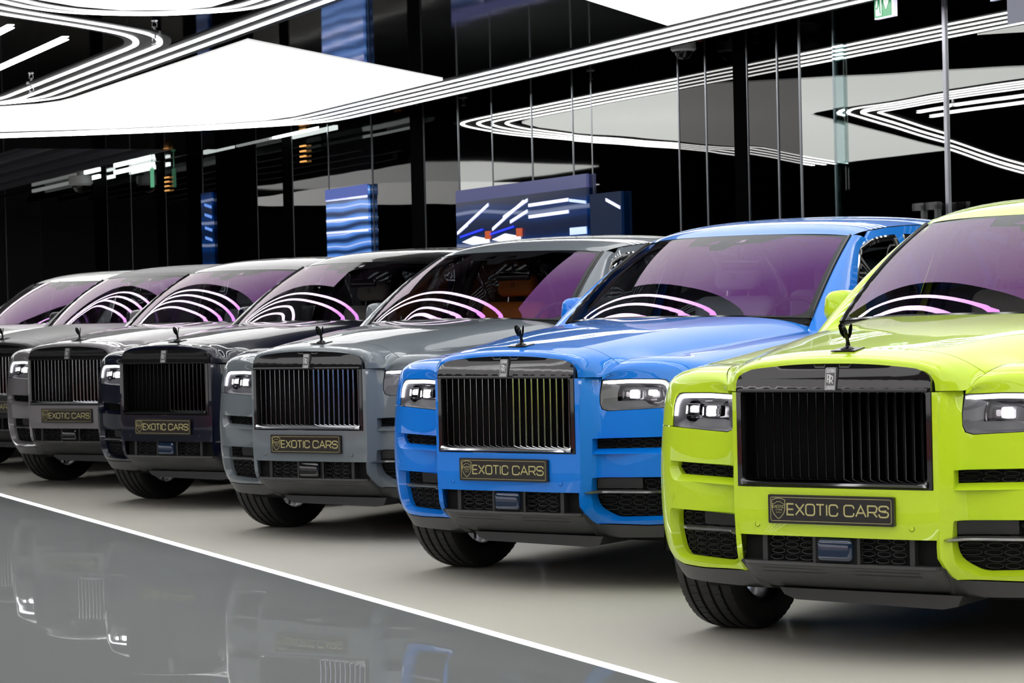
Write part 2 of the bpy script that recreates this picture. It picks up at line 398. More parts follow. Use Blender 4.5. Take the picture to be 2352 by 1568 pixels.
for i, (b, a) in enumerate(((5.32, 21.17), (4.66, 20.4))):
    e = 27.4+(5.32-b)*1.0
    q = MB(); boxab(q, a*K, e*K, (b-.03)*K, (b+.03)*K, ZH-.001, ZH+.006)
    o = q.obj('ceiling_light_tube', LEDM, None, False)
    tag(o, ['straight white ceiling light bar ending inside the hairpin, the longer one seen', 'short upper white ceiling light bar cut by the left edge of the picture'][i] if i < 2 else 'straight white ceiling light bar over the grey aisle, out of the view', 'ceiling light', 'straight ceiling light bars' if i < 2 else 'light bars outside the view')
for i, (b, a) in enumerate(((7.75, 36.5), (8.42, 34.1), (9.0, 33.6), (9.6, 32.9), (10.2, 32.4), (7.1, 37.5))):
    q = MB(); boxab(q, a, 50+i*.3, b-.045, b+.045, CEIL-.07, CEIL)
    tag(q.obj('ceiling_batten', mat('unlit batten', (.13, .13, .16), .3), None, False), 'unlit dark grey ceiling batten beyond the large white panel, %s from the back wall' % ('fifth', 'fourth', 'third', 'second', 'first', 'sixth')[i], 'ceiling batten', 'unlit ceiling battens at the far end')
# cove lights on the top edge of the wall
for i, (a1, a0, e, lb) in enumerate(((30.29, 32.06, 1, 'short bright light strip at the top of the back wall nearest the blue wall reflection'), (32.2, 33.7, .18, 'dim light strip at the top of the back wall beyond the bright short strip'), (33.9, 35.3, .3, 'faint middle light strip along the top of the back wall'),
        (38.1, 40.45, 1, 'bright light strip at the top of the back wall beside the far exit sign'), (41.5, 42.5, 1, 'very short bright light strip beside the white ceiling camera'), (42.7, 46.5, .16, 'long dim light strip at the far top of the back wall'))):
    q = MB(); boxab(q, a1, a0, BW-.16, BW-.11, CEIL-.09, CEIL-.03)
    tag(q.obj('wall_light_strip', mat('cove light %d' % i, (1, 1, 1), .4, emit=(.9, 1, .97), es=5*e*e), None, False), lb, 'light strip', 'light strips along the top of the back wall')
# blue reflections in the back wall, painted as glowing slabs
def reflection_mat(name, seed, base, wave=1.0, top=1.0):
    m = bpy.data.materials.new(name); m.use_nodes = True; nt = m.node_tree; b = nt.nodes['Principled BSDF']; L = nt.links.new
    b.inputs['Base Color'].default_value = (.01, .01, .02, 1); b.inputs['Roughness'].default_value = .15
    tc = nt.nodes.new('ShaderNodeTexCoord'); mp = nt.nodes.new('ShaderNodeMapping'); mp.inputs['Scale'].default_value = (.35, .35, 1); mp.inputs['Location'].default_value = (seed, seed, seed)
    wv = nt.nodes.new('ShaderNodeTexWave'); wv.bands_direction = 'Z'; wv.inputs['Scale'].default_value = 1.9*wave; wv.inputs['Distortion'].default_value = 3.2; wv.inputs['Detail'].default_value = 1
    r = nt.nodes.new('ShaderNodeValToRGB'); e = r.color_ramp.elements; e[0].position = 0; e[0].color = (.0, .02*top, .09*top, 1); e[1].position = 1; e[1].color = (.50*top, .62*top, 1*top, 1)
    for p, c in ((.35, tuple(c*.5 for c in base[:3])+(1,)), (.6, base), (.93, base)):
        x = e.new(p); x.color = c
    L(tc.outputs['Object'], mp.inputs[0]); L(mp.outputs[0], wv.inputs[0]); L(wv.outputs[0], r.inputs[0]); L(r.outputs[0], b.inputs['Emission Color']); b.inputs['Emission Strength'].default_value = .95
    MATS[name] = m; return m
REFL1 = reflection_mat('blue painted reflection', 3, (.09, .27, .78, 1)); REFL2 = reflection_mat('deep blue painted reflection', 8, (.0, .02, .10, 1), .5, .35)
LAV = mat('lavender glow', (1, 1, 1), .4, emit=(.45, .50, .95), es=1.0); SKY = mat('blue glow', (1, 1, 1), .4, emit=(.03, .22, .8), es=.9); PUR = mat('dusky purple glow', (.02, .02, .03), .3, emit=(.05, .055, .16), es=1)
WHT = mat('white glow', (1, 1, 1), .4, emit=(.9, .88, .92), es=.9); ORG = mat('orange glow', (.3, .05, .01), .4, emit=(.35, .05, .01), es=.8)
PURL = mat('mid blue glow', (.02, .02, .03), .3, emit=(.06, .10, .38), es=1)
def rect(mb, a0, a1, z0, z1, b=BW-.03, t=.03, sh=0):
    vs = [ab(a, bb, z+(a-a0)*sh) for a in (a0, a1) for bb in (b-t, b) for z in (z0, z1)]
    return mb.add(vs, [(0, 1, 3, 2), (4, 6, 7, 5), (0, 4, 5, 1), (2, 3, 7, 6), (0, 2, 6, 4), (1, 5, 7, 3)])
def painted_reflection(a0, a1, z0, z1, m, lb):
    q = MB(); rect(q, a0, a1, z0, z1); o = q.obj('wall_reflection', m, None, False); tag(o, lb, 'painted_reflection', 'blue reflections painted on the back wall'); return o
s1 = painted_reflection(28.67, 30.22, .6, 2.96, REFL1, 'painted bright blue striped reflection on the back wall above the navy car roof')
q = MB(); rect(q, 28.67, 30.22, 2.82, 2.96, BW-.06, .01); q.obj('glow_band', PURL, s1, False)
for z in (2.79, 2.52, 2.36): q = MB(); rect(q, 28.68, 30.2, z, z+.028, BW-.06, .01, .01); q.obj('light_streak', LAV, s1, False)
s0 = painted_reflection(35.25, 35.8, .6, 3.2, REFL2, 'narrow painted blue reflection far along the back wall')
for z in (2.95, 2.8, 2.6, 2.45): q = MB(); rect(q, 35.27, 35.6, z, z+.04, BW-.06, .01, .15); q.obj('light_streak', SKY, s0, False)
s2 = painted_reflection(22.40, 25.84, .6, 2.58, REFL2, 'wide dark blue painted reflection with slanted light streaks above the grey car roof')
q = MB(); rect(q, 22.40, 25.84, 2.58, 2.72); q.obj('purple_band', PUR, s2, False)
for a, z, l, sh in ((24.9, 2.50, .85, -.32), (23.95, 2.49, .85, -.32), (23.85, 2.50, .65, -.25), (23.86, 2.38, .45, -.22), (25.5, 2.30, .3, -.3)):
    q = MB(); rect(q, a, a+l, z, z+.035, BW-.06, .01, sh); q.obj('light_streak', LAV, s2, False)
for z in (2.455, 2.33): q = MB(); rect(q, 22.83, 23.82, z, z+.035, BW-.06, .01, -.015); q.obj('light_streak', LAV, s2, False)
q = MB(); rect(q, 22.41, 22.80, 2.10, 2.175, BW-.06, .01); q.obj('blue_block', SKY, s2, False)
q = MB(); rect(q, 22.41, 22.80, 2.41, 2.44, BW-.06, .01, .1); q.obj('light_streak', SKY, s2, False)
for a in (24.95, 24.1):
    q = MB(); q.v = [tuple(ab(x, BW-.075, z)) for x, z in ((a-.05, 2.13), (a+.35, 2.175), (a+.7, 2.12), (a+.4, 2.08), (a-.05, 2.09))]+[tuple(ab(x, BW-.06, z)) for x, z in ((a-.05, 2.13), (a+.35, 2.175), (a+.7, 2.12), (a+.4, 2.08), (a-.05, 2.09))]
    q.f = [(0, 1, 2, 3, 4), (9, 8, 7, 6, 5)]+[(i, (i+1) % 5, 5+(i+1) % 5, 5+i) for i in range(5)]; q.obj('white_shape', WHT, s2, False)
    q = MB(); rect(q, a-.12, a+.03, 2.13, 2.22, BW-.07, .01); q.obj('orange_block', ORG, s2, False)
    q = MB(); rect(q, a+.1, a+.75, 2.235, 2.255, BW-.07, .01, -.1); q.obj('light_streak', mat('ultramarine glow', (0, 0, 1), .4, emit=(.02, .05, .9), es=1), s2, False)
s3 = painted_reflection(21.62, 22.33, .6, 2.50, mat('very dim painted reflection', (.002, .002, .004), .5, spec=.1, emit=(.0, .008, .035), es=1), 'dim dark blue painted reflection right of the wide one, above the grey car roof')
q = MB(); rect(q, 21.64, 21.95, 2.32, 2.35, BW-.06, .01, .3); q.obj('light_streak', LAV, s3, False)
# door leaf edges and handles
for a in (17.60,):
    q = MB(); boxab(q, a-.085, a+.085, BW-.018, BW-.004, .02, CEIL-.02)
    o = q.obj('glass_post', glass('post glass', ((.8, .9, .9), (1, 1, 1)), .10, .35, (.75, .82, .82)), wallb, False)
q = MB(); boxab(q, 16.01, 16.05, BW-.018, BW-.004, .02, CEIL-.02); q.obj('metal_post', mat('post metal', (.5, .5, .56), .3, .8), wallb, False)
for a, s in ((16.17, 1), (15.98, 1)):
    q = MB(); boxab(q, a-.02, a+.02, BW-.16, BW-.12, 1.0, 2.10); boxab(q, a-.02, a+.14*s, BW-.16, BW-.12, 2.06, 2.12); boxab(q, a+.10, a+.14, BW-.16, BW-.03, 2.06, 2.12)
    boxab(q, a-.02, a+.14*s, BW-.16, BW-.12, 1.0, 1.06)
    tag(q.obj('door_handle', mat('handle metal', (.10, .10, .105), .35, .6), None, False), 'dark grey long pull handle on the glass doors, the %s one' % ('left' if a > 16.1 else 'right'), 'handle', 'pull handles on the glass doors')
# unseen glow and red strip added opposite, mirrored in bumpers, grilles and glass
q = MB(); boxab(q, -9, 40, BMIN+.02, BMIN+.06, .1, 1.3); tag(q.obj('added_glow_board', mat('added wall glow', (.8, .8, .8), .5, emit=(.95, 1, .98), es=1.0), None, False), 'long white glowing board added low behind the camera for the grilles to mirror', 'added glow')
q = MB(); boxab(q, -9, 45, BMIN+.1, -6.5, .0, .02); tag(q.obj('added_red_strip', mat('added red strip', (.55, .01, .015), .6), None, False), 'wide red strip added on the floor behind the camera for the grilles to mirror', 'added strip')
# things on the ceiling
def dome(a, b, lb, s=1):
    CEIL = 3.86
    q = MB(); c = ab(a, b); q.lathe([(CEIL-.0, .035*s), (CEIL-.05*s, .035*s), (CEIL-.05*s, .115*s), (CEIL-.13*s, .12*s), (CEIL-.15*s, .10*s)], 28, 'z', (c.x, c.y, 0))
    o = q.obj('security_camera', mat('camera white', (.9, .9, .9), .4), None); tag(o, lb, 'security camera')
    q = MB(); q.lathe([(CEIL-.15*s, .085*s), (CEIL-.18*s, .078*s), (CEIL-.21*s, .055*s), (CEIL-.225*s, .0)], 24, 'z', (c.x, c.y, 0)); q.obj('lens_dome', GLOSSB, o)
dome(19.9, 10.85, 'white dome camera hanging under the four light lines by the back wall'); dome(41, 10.5, 'white dome camera at the far end of the hall, above the far left cars', 1.7)
for i, (a, b, lb) in enumerate(((19.25, 5.58, 'small sprinkler head between the hairpin light lines and the top left panel'), (23.05, 10.75, 'small sprinkler head under the light lines right of the middle'), (26.4, 10.8, 'small sprinkler head under the light lines above the wide blue reflection'), (19.5, 10.8, 'small red pipe sprinkler right of the dome camera near the wall'), (23.7, 5.6, 'small sprinkler head inside the hairpin of light lines'))):
    q = MB(); c = ab(a, b); z = CLOW if b < 10.4 else CEIL
    q.lathe([(z, .05), (z-.012, .05), (z-.016, .012), (z-.05, .012)], 16, 'z', (c.x, c.y, 0)); q.tube([(c.x-.018, c.y, z-.045), (c.x-.02, c.y, z-.075), (c.x, c.y, z-.095)], .004); q.tube([(c.x+.018, c.y, z-.045), (c.x+.02, c.y, z-.075), (c.x, c.y, z-.095)], .004); q.lathe([(z-.095, .0), (z-.095, .028), (z-.10, .028), (z-.10, 0)], 12, 'z', (c.x, c.y, 0))
    tag(q.obj('sprinkler', mat('sprinkler metal', (.4, .4, .42), .3, 1) if i != 3 else mat('red pipe', (.3, .01, .01), .4), None), lb, 'sprinkler', 'ceiling sprinklers')
# exit sign
def signpoly(o, name, pts, m, b, t=.004):
    q = MB(); n = len(pts)
    q.v = [tuple(ab(a, b-t, z)) for a, z in pts]+[tuple(ab(a, b, z)) for a, z in pts]; q.f = [tuple(range(n)), tuple(range(2*n-1, n-1, -1))]+[(i, n+i, n+(i+1) % n, (i+1) % n) for i in range(n)]
    return q.obj(name, m, o, False)
SB = 10.45
q = MB(); boxab(q, 15.775, 16.04, SB, SB+.035, 3.545, 3.80); boxab(q, 15.9, 15.92, SB+.01, SB+.02, 3.8, CEIL)
so = q.obj('exit_sign', mat('sign light edge', (.8, .8, .9), .3, emit=(.75, .75, .95), es=.8), None, False); tag(so, 'green emergency exit sign with running figure and down arrow hung from the ceiling', 'sign')
GR = mat('sign green', (.01, .18, .06), .3, emit=(.01, .19, .06), es=.8); SW = mat('sign white', (.8, .8, .8), .3, emit=(.75, .8, .75), es=.75)
signpoly(so, 'green_face', [(16.035, 3.555), (16.035, 3.80), (15.80, 3.80), (15.80, 3.555)], GR, SB-.001)
A = lambda x: 16.035-x*.235
Zs = lambda y: 3.555+y*.245
def sp(name, pts, m, b=SB-.006): signpoly(so, name, [(A(x), Zs(y)) for x, y in pts], m, b)
sp('door_symbol', [(.12, .05), (.12, .95), (.44, .95), (.44, .05)], SW)
sp('arrow_shaft', [(.68, .45), (.68, .97), (.76, .97), (.76, .45)], SW); sp('arrow_head', [(.58, .60), (.58, .45), (.72, .22), (.86, .45), (.86, .60), (.72, .38)], SW)
sp('figure_torso', [(.27, .45), (.25, .72), (.36, .76), (.37, .46)], GR, SB-.011)
sp('figure_head', [(.31+.05*math.cos(t*.785), .84+.055*math.sin(t*.785)) for t in range(8)], GR, SB-.011)
sp('figure_arm', [(.20, .60), (.18, .68), (.28, .73), (.29, .67)], GR, SB-.011); sp('figure_arm', [(.35, .74), (.44, .62), (.42, .57), (.34, .66)], GR, SB-.011)
sp('figure_leg', [(.30, .46), (.37, .47), (.40, .28), (.42, .10), (.37, .10), (.34, .28)], GR, SB-.011); sp('figure_leg', [(.27, .50), (.33, .44), (.24, .26), (.12, .26), (.12, .32), (.21, .33)], GR, SB-.011)
q = MB(); boxab(q, 14.28, 14.52, SB, SB+.03, 3.50, 3.73); boxab(q, 14.39, 14.41, SB+.01, SB+.02, 3.73, CEIL); tag(q.obj('ceiling_sign', mat('blank sign plate', (.35, .38, .45), .3, emit=(.2, .23, .3), es=.5), None, False), 'blank pale grey square sign plate hanging at the top right corner', 'sign')
q = MB(); boxab(q, 37.95, 38.08, BW-.2, BW-.17, 3.42, 3.72); boxab(q, 38.0, 38.02, BW-.19, BW-.18, 3.72, CEIL); tag(q.obj('exit_sign', mat('far sign green', (.02, .2, .08), .4, emit=(.1, .35, .2), es=1), None, False), 'tiny far green exit sign near the top of the back wall', 'sign')
AMB = mat('amber glow', (.8, .4, .1), .4, emit=(.9, .42, .12), es=.9)  # chandelier reflections in the glass wall, painted as small glowing bars
for a, zz, lb in ((31.15, 3.60, 'stack of small amber reflections painted on the glass wall below the short bright strip'), (37.7, 3.55, 'far stack of small painted amber reflections by the tiny exit sign')):
    q = MB()
    for k in range(4): boxab(q, a-.1, a+.1, BW-.05, BW-.02, zz-k*.07, zz-k*.07+.02)
    tag(q.obj('amber_reflection', AMB, None, False), lb, 'painted reflection')
#CARS
# ---------------------------------------------------------------- stroke lettering (wide square-shouldered capitals)
def strokes(mb, lines, wd, fn, depth=.0006, closed=False):
    for P in lines:
        P = [p for i, p in enumerate(P) if i == 0 or math.dist(p, P[i-1]) > 1e-7]
        n = len(P); L = []; R = []
        cl = math.dist(P[0], P[-1]) < 1e-6
        for i, p in enumerate(P):
            a = P[i-1] if i else (P[-2] if cl else None); b = P[i+1] if i+1 < n else (P[1] if cl else None)
            t1 = Vector((p[0]-a[0], p[1]-a[1])).normalized() if a else None; t2 = Vector((b[0]-p[0], b[1]-p[1])).normalized() if b else None
            t = ((t1 or t2)+(t2 or t1)); t = t.normalized() if t.length > 1e-6 else (t1 or t2); nn = Vector((-t.y, t.x)); k = 1/max(.5, nn.dot(Vector((-(t2 or t1).y, (t2 or t1).x))))
            L.append((p[0]+nn.x*wd/2*k, p[1]+nn.y*wd/2*k)); R.append((p[0]-nn.x*wd/2*k, p[1]-nn.y*wd/2*k))
        s = len(mb.v); mb.v += [fn(x, z, depth) for x, z in L]+[fn(x, z, depth) for x, z in R]
        for i in range(n-1): mb.f.append((s+i, s+i+1, s+n+i+1, s+n+i))
def arc(cx, cy, r, a0, a1, n=4): return [(cx+r*math.cos(math.radians(a0+(a1-a0)*i/n)), cy+r*math.sin(math.radians(a0+(a1-a0)*i/n))) for i in range(n+1)]
def glyph(c, W):
    r = .24
    if c == 'E': return [[(W, 1), (0, 1), (0, 0), (W, 0)], [(0, .5), (W*.93, .5)]]
    if c == 'X': return [[(0, 1), (W, 0)], [(W, 1), (0, 0)]]
    if c == 'O' or c == 'D':
        return [[(W-r, 0)]+arc(W-r, r, r, -90, 0)+arc(W-r, 1-r, r, 0, 90)+(arc(r, 1-r, r, 90, 180)+arc(r, r, r, 180, 270) if c == 'O' else [(0, 1), (0, 0)])+[(W-r, 0)]]
    if c == 'T': return [[(0, 1), (W, 1)], [(W/2, 1), (W/2, 0)]]
    if c == 'I': return [[(0, 0), (0, 1)]]
    if c == 'C': return [[(W, .70)]+arc(W-r, 1-r, r, 0, 90)+arc(r, 1-r, r, 90, 180)+arc(r, r, r, 180, 270)+arc(W-r, r, r, -90, 0)+[(W, .30)]]
    if c == 'A': return [[(0, 0), (W/2, 1), (W, 0)], [(W*.2, .34), (W*.8, .34)]]
    if c == 'R': return [[(0, 0), (0, 1)]+arc(W-r, 1-r, r, 90, 0)+arc(W-r, .42+r*.8, r*.8, 0, -90)+[(0, .42)], [(W*.58, .42), (W, 0)]]
    if c == 'S': return [[(W, .74)]+arc(W-r, 1-r, r, 0, 90)+arc(r, 1-.24, .24, 90, 270)+[(W-r, .52)]+arc(W-.26, .26, .26, 90, -90)+arc(r, r, r, 270, 180)+[(0, .28)]]
    if c == 'L': return [[(0, 1), (0, 0), (W, 0)]]
    if c == 'Y': return [[(0, 1), (W/2, .5), (W, 1)], [(W/2, .5), (W/2, 0)]]
    if c == 'U': return [[(0, 1)]+arc(r, r, r, 180, 270)+arc(W-r, r, r, 270, 360)+[(W, 1)]]
    if c == 'B': return [[(0, 0), (0, 1)]+arc(W-.25, .75, .25, 90, -90)+arc(W-.25, .25, .25, 90, -90)+[(0, 0)], [(0, .5), (W-.25, .5)]]
    return []
GW = dict(E=.82, X=1.05, O=1.08, T=.95, I=0, C=1.02, A=1.05, R=.95, S=.98, D=1, L=.7, Y=.9, U=.95, B=.9)
def stroke_text(mb, txt, org, h, wd, fn, wmul=1, track=None, depth=.0006):
    x = org[0]; tr = h*.24 if track is None else h*.2+track
    for c in txt:
        W = GW[c]*wmul; L = [[(x+px*h, org[1]+py*h) for px, py in st] for st in glyph(c, W)]
        x0 = x
        if c == 'I': L = [[(x+wd/2, org[1]), (x+wd/2, org[1]+h)]]; x += wd
        strokes(mb, L, wd, fn, depth); x = x+W*h+tr
    return x
def fit_text(mb, txt, org, h, wd, fn, width):
    tr = h*.2; n = len(txt); fixed = sum(wd for c in txt if c == 'I'); var = sum(GW[c]*h for c in txt)
    wm = (width-fixed-tr*(n-1))/var; stroke_text(mb, txt, org, h, wd, fn, wmul=wm, track=0)
# ---------------------------------------------------------------- car body surfaces (x lateral, y back from the nose, z up)
def sm(t): t = max(0., min(1., t)); return t*t*(3-2*t)
def lut(xs, ys, x):
    if x <= xs[0]: return ys[0]
    n = len(xs)
    for i in range(n-1):
        if x <= xs[i+1]:
            h = xs[i+1]-xs[i]; f = (x-xs[i])/h
            sl = lambda k: (ys[1]-ys[0])/(xs[1]-xs[0]) if k == 0 else ((ys[-1]-ys[-2])/(xs[-1]-xs[-2]) if k == n-1 else (ys[k+1]-ys[k-1])/(xs[k+1]-xs[k-1]))
            return (2*f**3-3*f*f+1)*ys[i]+(f**3-2*f*f+f)*h*sl(i)+(-2*f**3+3*f*f)*ys[i+1]+(f**3-f*f)*h*sl(i+1)
    return ys[-1]
PLAN = [(.425, .028), (.445, .06), (.484, .118), (.54, .14), (.62, .155), (.70, .175), (.78, .205), (.85, .248), (.91, .31), (.95, .385), (.98, .5), (.995, .65), (1.0, .85), (1.0, 1.3), (.992, 2.0), (.99, 3.0), (.995, 4.0), (1.0, 4.4), (.985, 4.8), (.945, 5.08), (.85, 5.24), (.6, 5.32), (.3, 5.34), (0, 5.345)]
SV = [0.]
for a, b in zip(PLAN, PLAN[1:]): SV.append(SV[-1]+math.dist(a, b))
PX = [p[0] for p in PLAN]; PY = [p[1] for p in PLAN]
def plan(s): return lut(SV, PX, s), lut(SV, PY, s)
def plann(s):
    s = max(0., min(SV[-1], s)); e = .012; a = plan(max(0, s-e)); b = plan(min(SV[-1], s+e)); dx, dy = b[0]-a[0], b[1]-a[1]; l = math.hypot(dx, dy)
    return dy/l, -dx/l
ZL = [.18, .25, .33, .40, .50, .65, .75, .90, .97, 1.035]
OF = [.16, .10, .050, .022, .006, 0, .002, .014, .022, .036]
OS = [.10, .06, .035, .018, .006, 0, 0, .012, .03, .06]
def ztop(y): return lut([.1, .3, .5, .9, 1.4, 1.8, 2.5, 5.4], [1.035, 1.036, 1.055, 1.10, 1.145, 1.185, 1.215, 1.235], y)
def belt(s, z, d=0.):
    x, y = plan(s); nx, ny = plann(s); k = sm((y-.35)/.5)
    o = (1-k)*lut(ZL, OF, z)+k*lut(ZL, OS, z)
    if s < .12: o *= sm(s/.12)*.6+.4
    o += d
    zz = z if z <= .75 else .75+(z-.75)*(ztop(y)-.75)/.285
    return (x-nx*o, y-ny*o, zz)
def SY(y):
    lo, hi = .3, 5.2
    for _ in range(40):
        m_ = (lo+hi)/2
        if lut(SV, PY, m_) < y: lo = m_
        else: hi = m_
    return lo
HS = [.12, .2, .3, .4, .5, .6, .8, 1.0]; HY = [.125, .155, .185, .21, .25, .32, .47, .66]
HYY = [.125, .155, .185, .21, .25, .32, .5, .7, .9, 1.3, 1.75, 1.9]; HX = [.497, .512, .528, .54, .549, .562, .602, .635, .668, .735, .80, .82]; HZ = [1.037, 1.062, 1.083, 1.096, 1.103, 1.112, 1.132, 1.148, 1.164, 1.195, 1.221, 1.232]
def fender(s, z, d=0.):
    if z <= 1.035: return belt(s, z, d)
    k = min(1, (z-1.035)/.15); T = belt(s, 1.035); py = plan(s)[1]
    yh = lut(HS, HY, s) if s < 1.0 else HY[-1]+(py-plan(1.0)[1])
    Hh = hood_edge(min(yh, 1.9)); c = .90
    C = (T[0]*c+Hh[0]*(1-c), T[1]*c+Hh[1]*(1-c), Hh[2]+.010)
    p = [T[i]*(1-k)**2+2*C[i]*k*(1-k)+Hh[i]*k*k for i in range(3)]
    if s < .3:  # near the lamp corner keep the shape tight
        f = sm((s-.12)/.18); p = [p[i]*(.35+.65*f)+(T[i]*(1-k)+Hh[i]*k)*(.65-.65*f) for i in range(3)]
    return (p[0]-(.3 if k < .6 else 0)*d, p[1], p[2]-d)
# bonnet rows: half section points from the centre line to the edge
HR = [
 [(0, .030, 1.141), (.12, .031, 1.139), (.25, .034, 1.130), (.34, .038, 1.118), (.383, .042, 1.103), (.405, .046, 1.072), (.409, .048, 1.036)],
 [(0, .036, 1.156), (.12, .037, 1.154), (.255, .040, 1.145), (.35, .044, 1.131), (.405, .050, 1.110), (.427, .056, 1.074), (.430, .060, 1.036)],
 [(0, .060, 1.168), (.125, .062, 1.166), (.26, .066, 1.157), (.365, .072, 1.142), (.425, .078, 1.118), (.452, .086, 1.080), (.462, .094, 1.036)],
 [(0, .105, 1.177), (.13, .106, 1.175), (.265, .110, 1.166), (.375, .116, 1.150), (.440, .122, 1.124), (.478, .126, 1.082), (.495, .126, 1.037)],
 [(0, .16, 1.186), (.135, .16, 1.184), (.27, .162, 1.175), (.385, .166, 1.158), (.452, .17, 1.132), (.497, .172, 1.098), (.520, .170, 1.073)],
 [(0, .225, 1.194), (.135, .225, 1.192), (.275, .225, 1.183), (.395, .222, 1.165), (.462, .22, 1.139), (.510, .216, 1.114), (.541, .212, 1.097)],
 [(0, .50, 1.224), (.14, .50, 1.222), (.285, .50, 1.215), (.425, .50, 1.199), (.505, .50, 1.178), (.565, .50, 1.153), (.602, .5, 1.132)],
 [(0, .90, 1.263), (.15, .90, 1.262), (.305, .90, 1.256), (.47, .90, 1.243), (.56, .90, 1.221), (.625, .90, 1.192), (.668, .9, 1.164)],
 [(0, 1.25, 1.289), (.16, 1.26, 1.288), (.32, 1.27, 1.284), (.50, 1.28, 1.274), (.61, 1.29, 1.252), (.685, 1.3, 1.222), (.735, 1.3, 1.195)],
 [(0, 1.47, 1.302), (.165, 1.475, 1.302), (.335, 1.50, 1.300), (.54, 1.56, 1.292), (.665, 1.64, 1.272), (.745, 1.71, 1.246), (.80, 1.75, 1.221)]]
def crv(P, t):
    n = len(P); i = min(int(t), n-2); f = t-i; p1, p2 = P[i], P[i+1]
    p0 = P[i-1] if i > 0 else tuple(2*a-b for a, b in zip(p1, p2)); p3 = P[i+2] if i+2 < n else tuple(2*b-a for a, b in zip(p1, p2))
    if i == 0 and abs(p1[0]) < 1e-9: p0 = (-p2[0], p2[1], p2[2])
    # non-uniform Hermite in chord length, to keep the panels fair
    d01 = math.dist(p0, p1) or 1e-6; d12 = math.dist(p1, p2) or 1e-6; d23 = math.dist(p2, p3) or 1e-6
    r = []
    for a, b, c, d in zip(p0, p1, p2, p3):
        m1 = ((b-a)/d01*d12+(c-b)/d12*d01)/(d01+d12)*d12; m2 = ((c-b)/d12*d23+(d-c)/d23*d12)/(d12+d23)*d12
        r.append((2*f**3-3*f*f+1)*b+(f**3-2*f*f+f)*m1+(-2*f**3+3*f*f)*c+(f**3-f*f)*m2)
    return tuple(r)
def hood(u, v):
    """u 0..6 across, v 0..9 along"""
    return crv([crv(r, u) for r in HR], v)
HE = None
def hood_edge(y):
    global HE
    if HE is None: HE = [hood(6, 3+6*i/240) for i in range(241)]
    if y <= HE[0][1]: return HE[0]
    lo, hi = 0, 240
    while hi-lo > 1:
        m_ = (lo+hi)//2
        if HE[m_][1] <= y: lo = m_
        else: hi = m_
    a, b = HE[lo], HE[hi]; f = min(1.5, (y-a[1])/max(1e-6, b[1]-a[1])) if y > HE[-1][1] or b[1] > a[1] else 0
    return tuple(p+(q_-p)*f for p, q_ in zip(a, b))
def loftmb(fn, us, vs, close_rim=None):
    mb = MB(); mb.grid([[fn(u, v) for u in us] for v in vs]); return mb
def frange(a, b, n): return [a+(b-a)*i/n for i in range(n+1)]
# ---- glass house
def wsc(u):
    a = abs(u); return (u*.775, 1.485+.255*a**2.3, 1.300-.020*a**2.5), (u*.655, 2.285+.155*a**2.3, 1.747-.022*a**2.5)
def wscreen(u, t, d=0.):
    a, b = wsc(u); p = [a[i]*(1-t)+b[i]*t for i in range(3)]; bul = .030*4*t*(1-t)
    n = Vector((u*.28, -.46, .86)).normalized(); return tuple(p[i]+n[i]*(bul-d) for i in range(3))
RZ = [(2.285, 1.747), (2.42, 1.790), (2.62, 1.828), (2.9, 1.852), (3.3, 1.866), (3.7, 1.864), (4.2, 1.842), (4.6, 1.800), (4.9, 1.750), (5.05, 1.715)]
RAILY = [2.44, 2.55, 2.75, 3.0, 3.3, 3.7, 4.2, 4.6, 4.9, 5.05]; RAILX = [.655, .668, .680, .690, .694, .692, .682, .666, .65, .64]; RAILZ = [1.725, 1.748, 1.772, 1.788, 1.796, 1.794, 1.772, 1.735, 1.69, 1.66]
def roof(u, v):
    i = v; zc = lut(list(range(10)), [p[1] for p in RZ], i); yc = lut(list(range(10)), [p[0] for p in RZ], i)
    xe = lut(list(range(10)), RAILX, i); ye = lut(list(range(10)), RAILY, i); ze = lut(list(range(10)), RAILZ, i)
    a = abs(u); return (u*xe, yc+(ye-yc)*a**2.3, zc+(ze-zc)*(a**2.2*.55+a**7*.45))
def side(y, z, d=0.):
    """outer skin of the glass house side in (y,z)"""
    yb = max(1.0, min(5.0, y)); bx, by, bz = belt(SY(yb), 1.035); bx += 0
    rx = lut(RAILY, RAILX, min(5.05, max(2.3, y)))+.03; rz = lut(RAILY, RAILZ, min(5.05, max(2.44, y)))-.02
    t = (z-bz)/(rz-bz); x = bx+(rx-bx)*t+.018*4*t*(1-t) if t > 0 else bx
    if y > 4.7: x -= (y-4.7)**2*.35
    return (x-d, y, z)

# ---------------------------------------------------------------- the car, its parts with roles for per-car materials
ROLES = {}
def part(mb, name, role, parent, smooth=True, ang=32, own=None):
    me = mesh(name, mb.v, mb.f, smooth, ang); o = bpy.data.objects.new(name, me); COL.objects.link(o); o.parent = parent
    me.materials.append(own or DEF[role])
    ROLES[o.name] = role; return o
def sym(mb):  # add the mirrored half
    n = len(mb.v); q = MB(); q.v = list(mb.v)+[(-a, b, c) for a, b, c in mb.v]; q.f = list(mb.f)+[tuple(i+n for i in f)[::-1] for f in mb.f]; return q
DEF = dict(paint=P_LIME, roofp=P_LIME, hoodp=P_LIME, sb=SATB, mb=MATB, meshb=MESHB, gb=GLOSSB, frame=FRAMEB, slat=CHROMEB, lip=CHROMEB, ws=WSG, sg=SIDEG, lens=LENS, drl=DRL, lamp=LAMP, lampd=LAMPD,
    skid=SKID, rub=RUB, alloy=ALLOY, trimg=TRIMG, hlin=HLIN, plate=PLATE, gold=GOLD, badge=BADGE, badged=BADGED, seat=LEATHC, dash=LEATHB, orn=ORN, blade=BLADE, plain=None, scrb=SCRB, radar=GLOSSB)
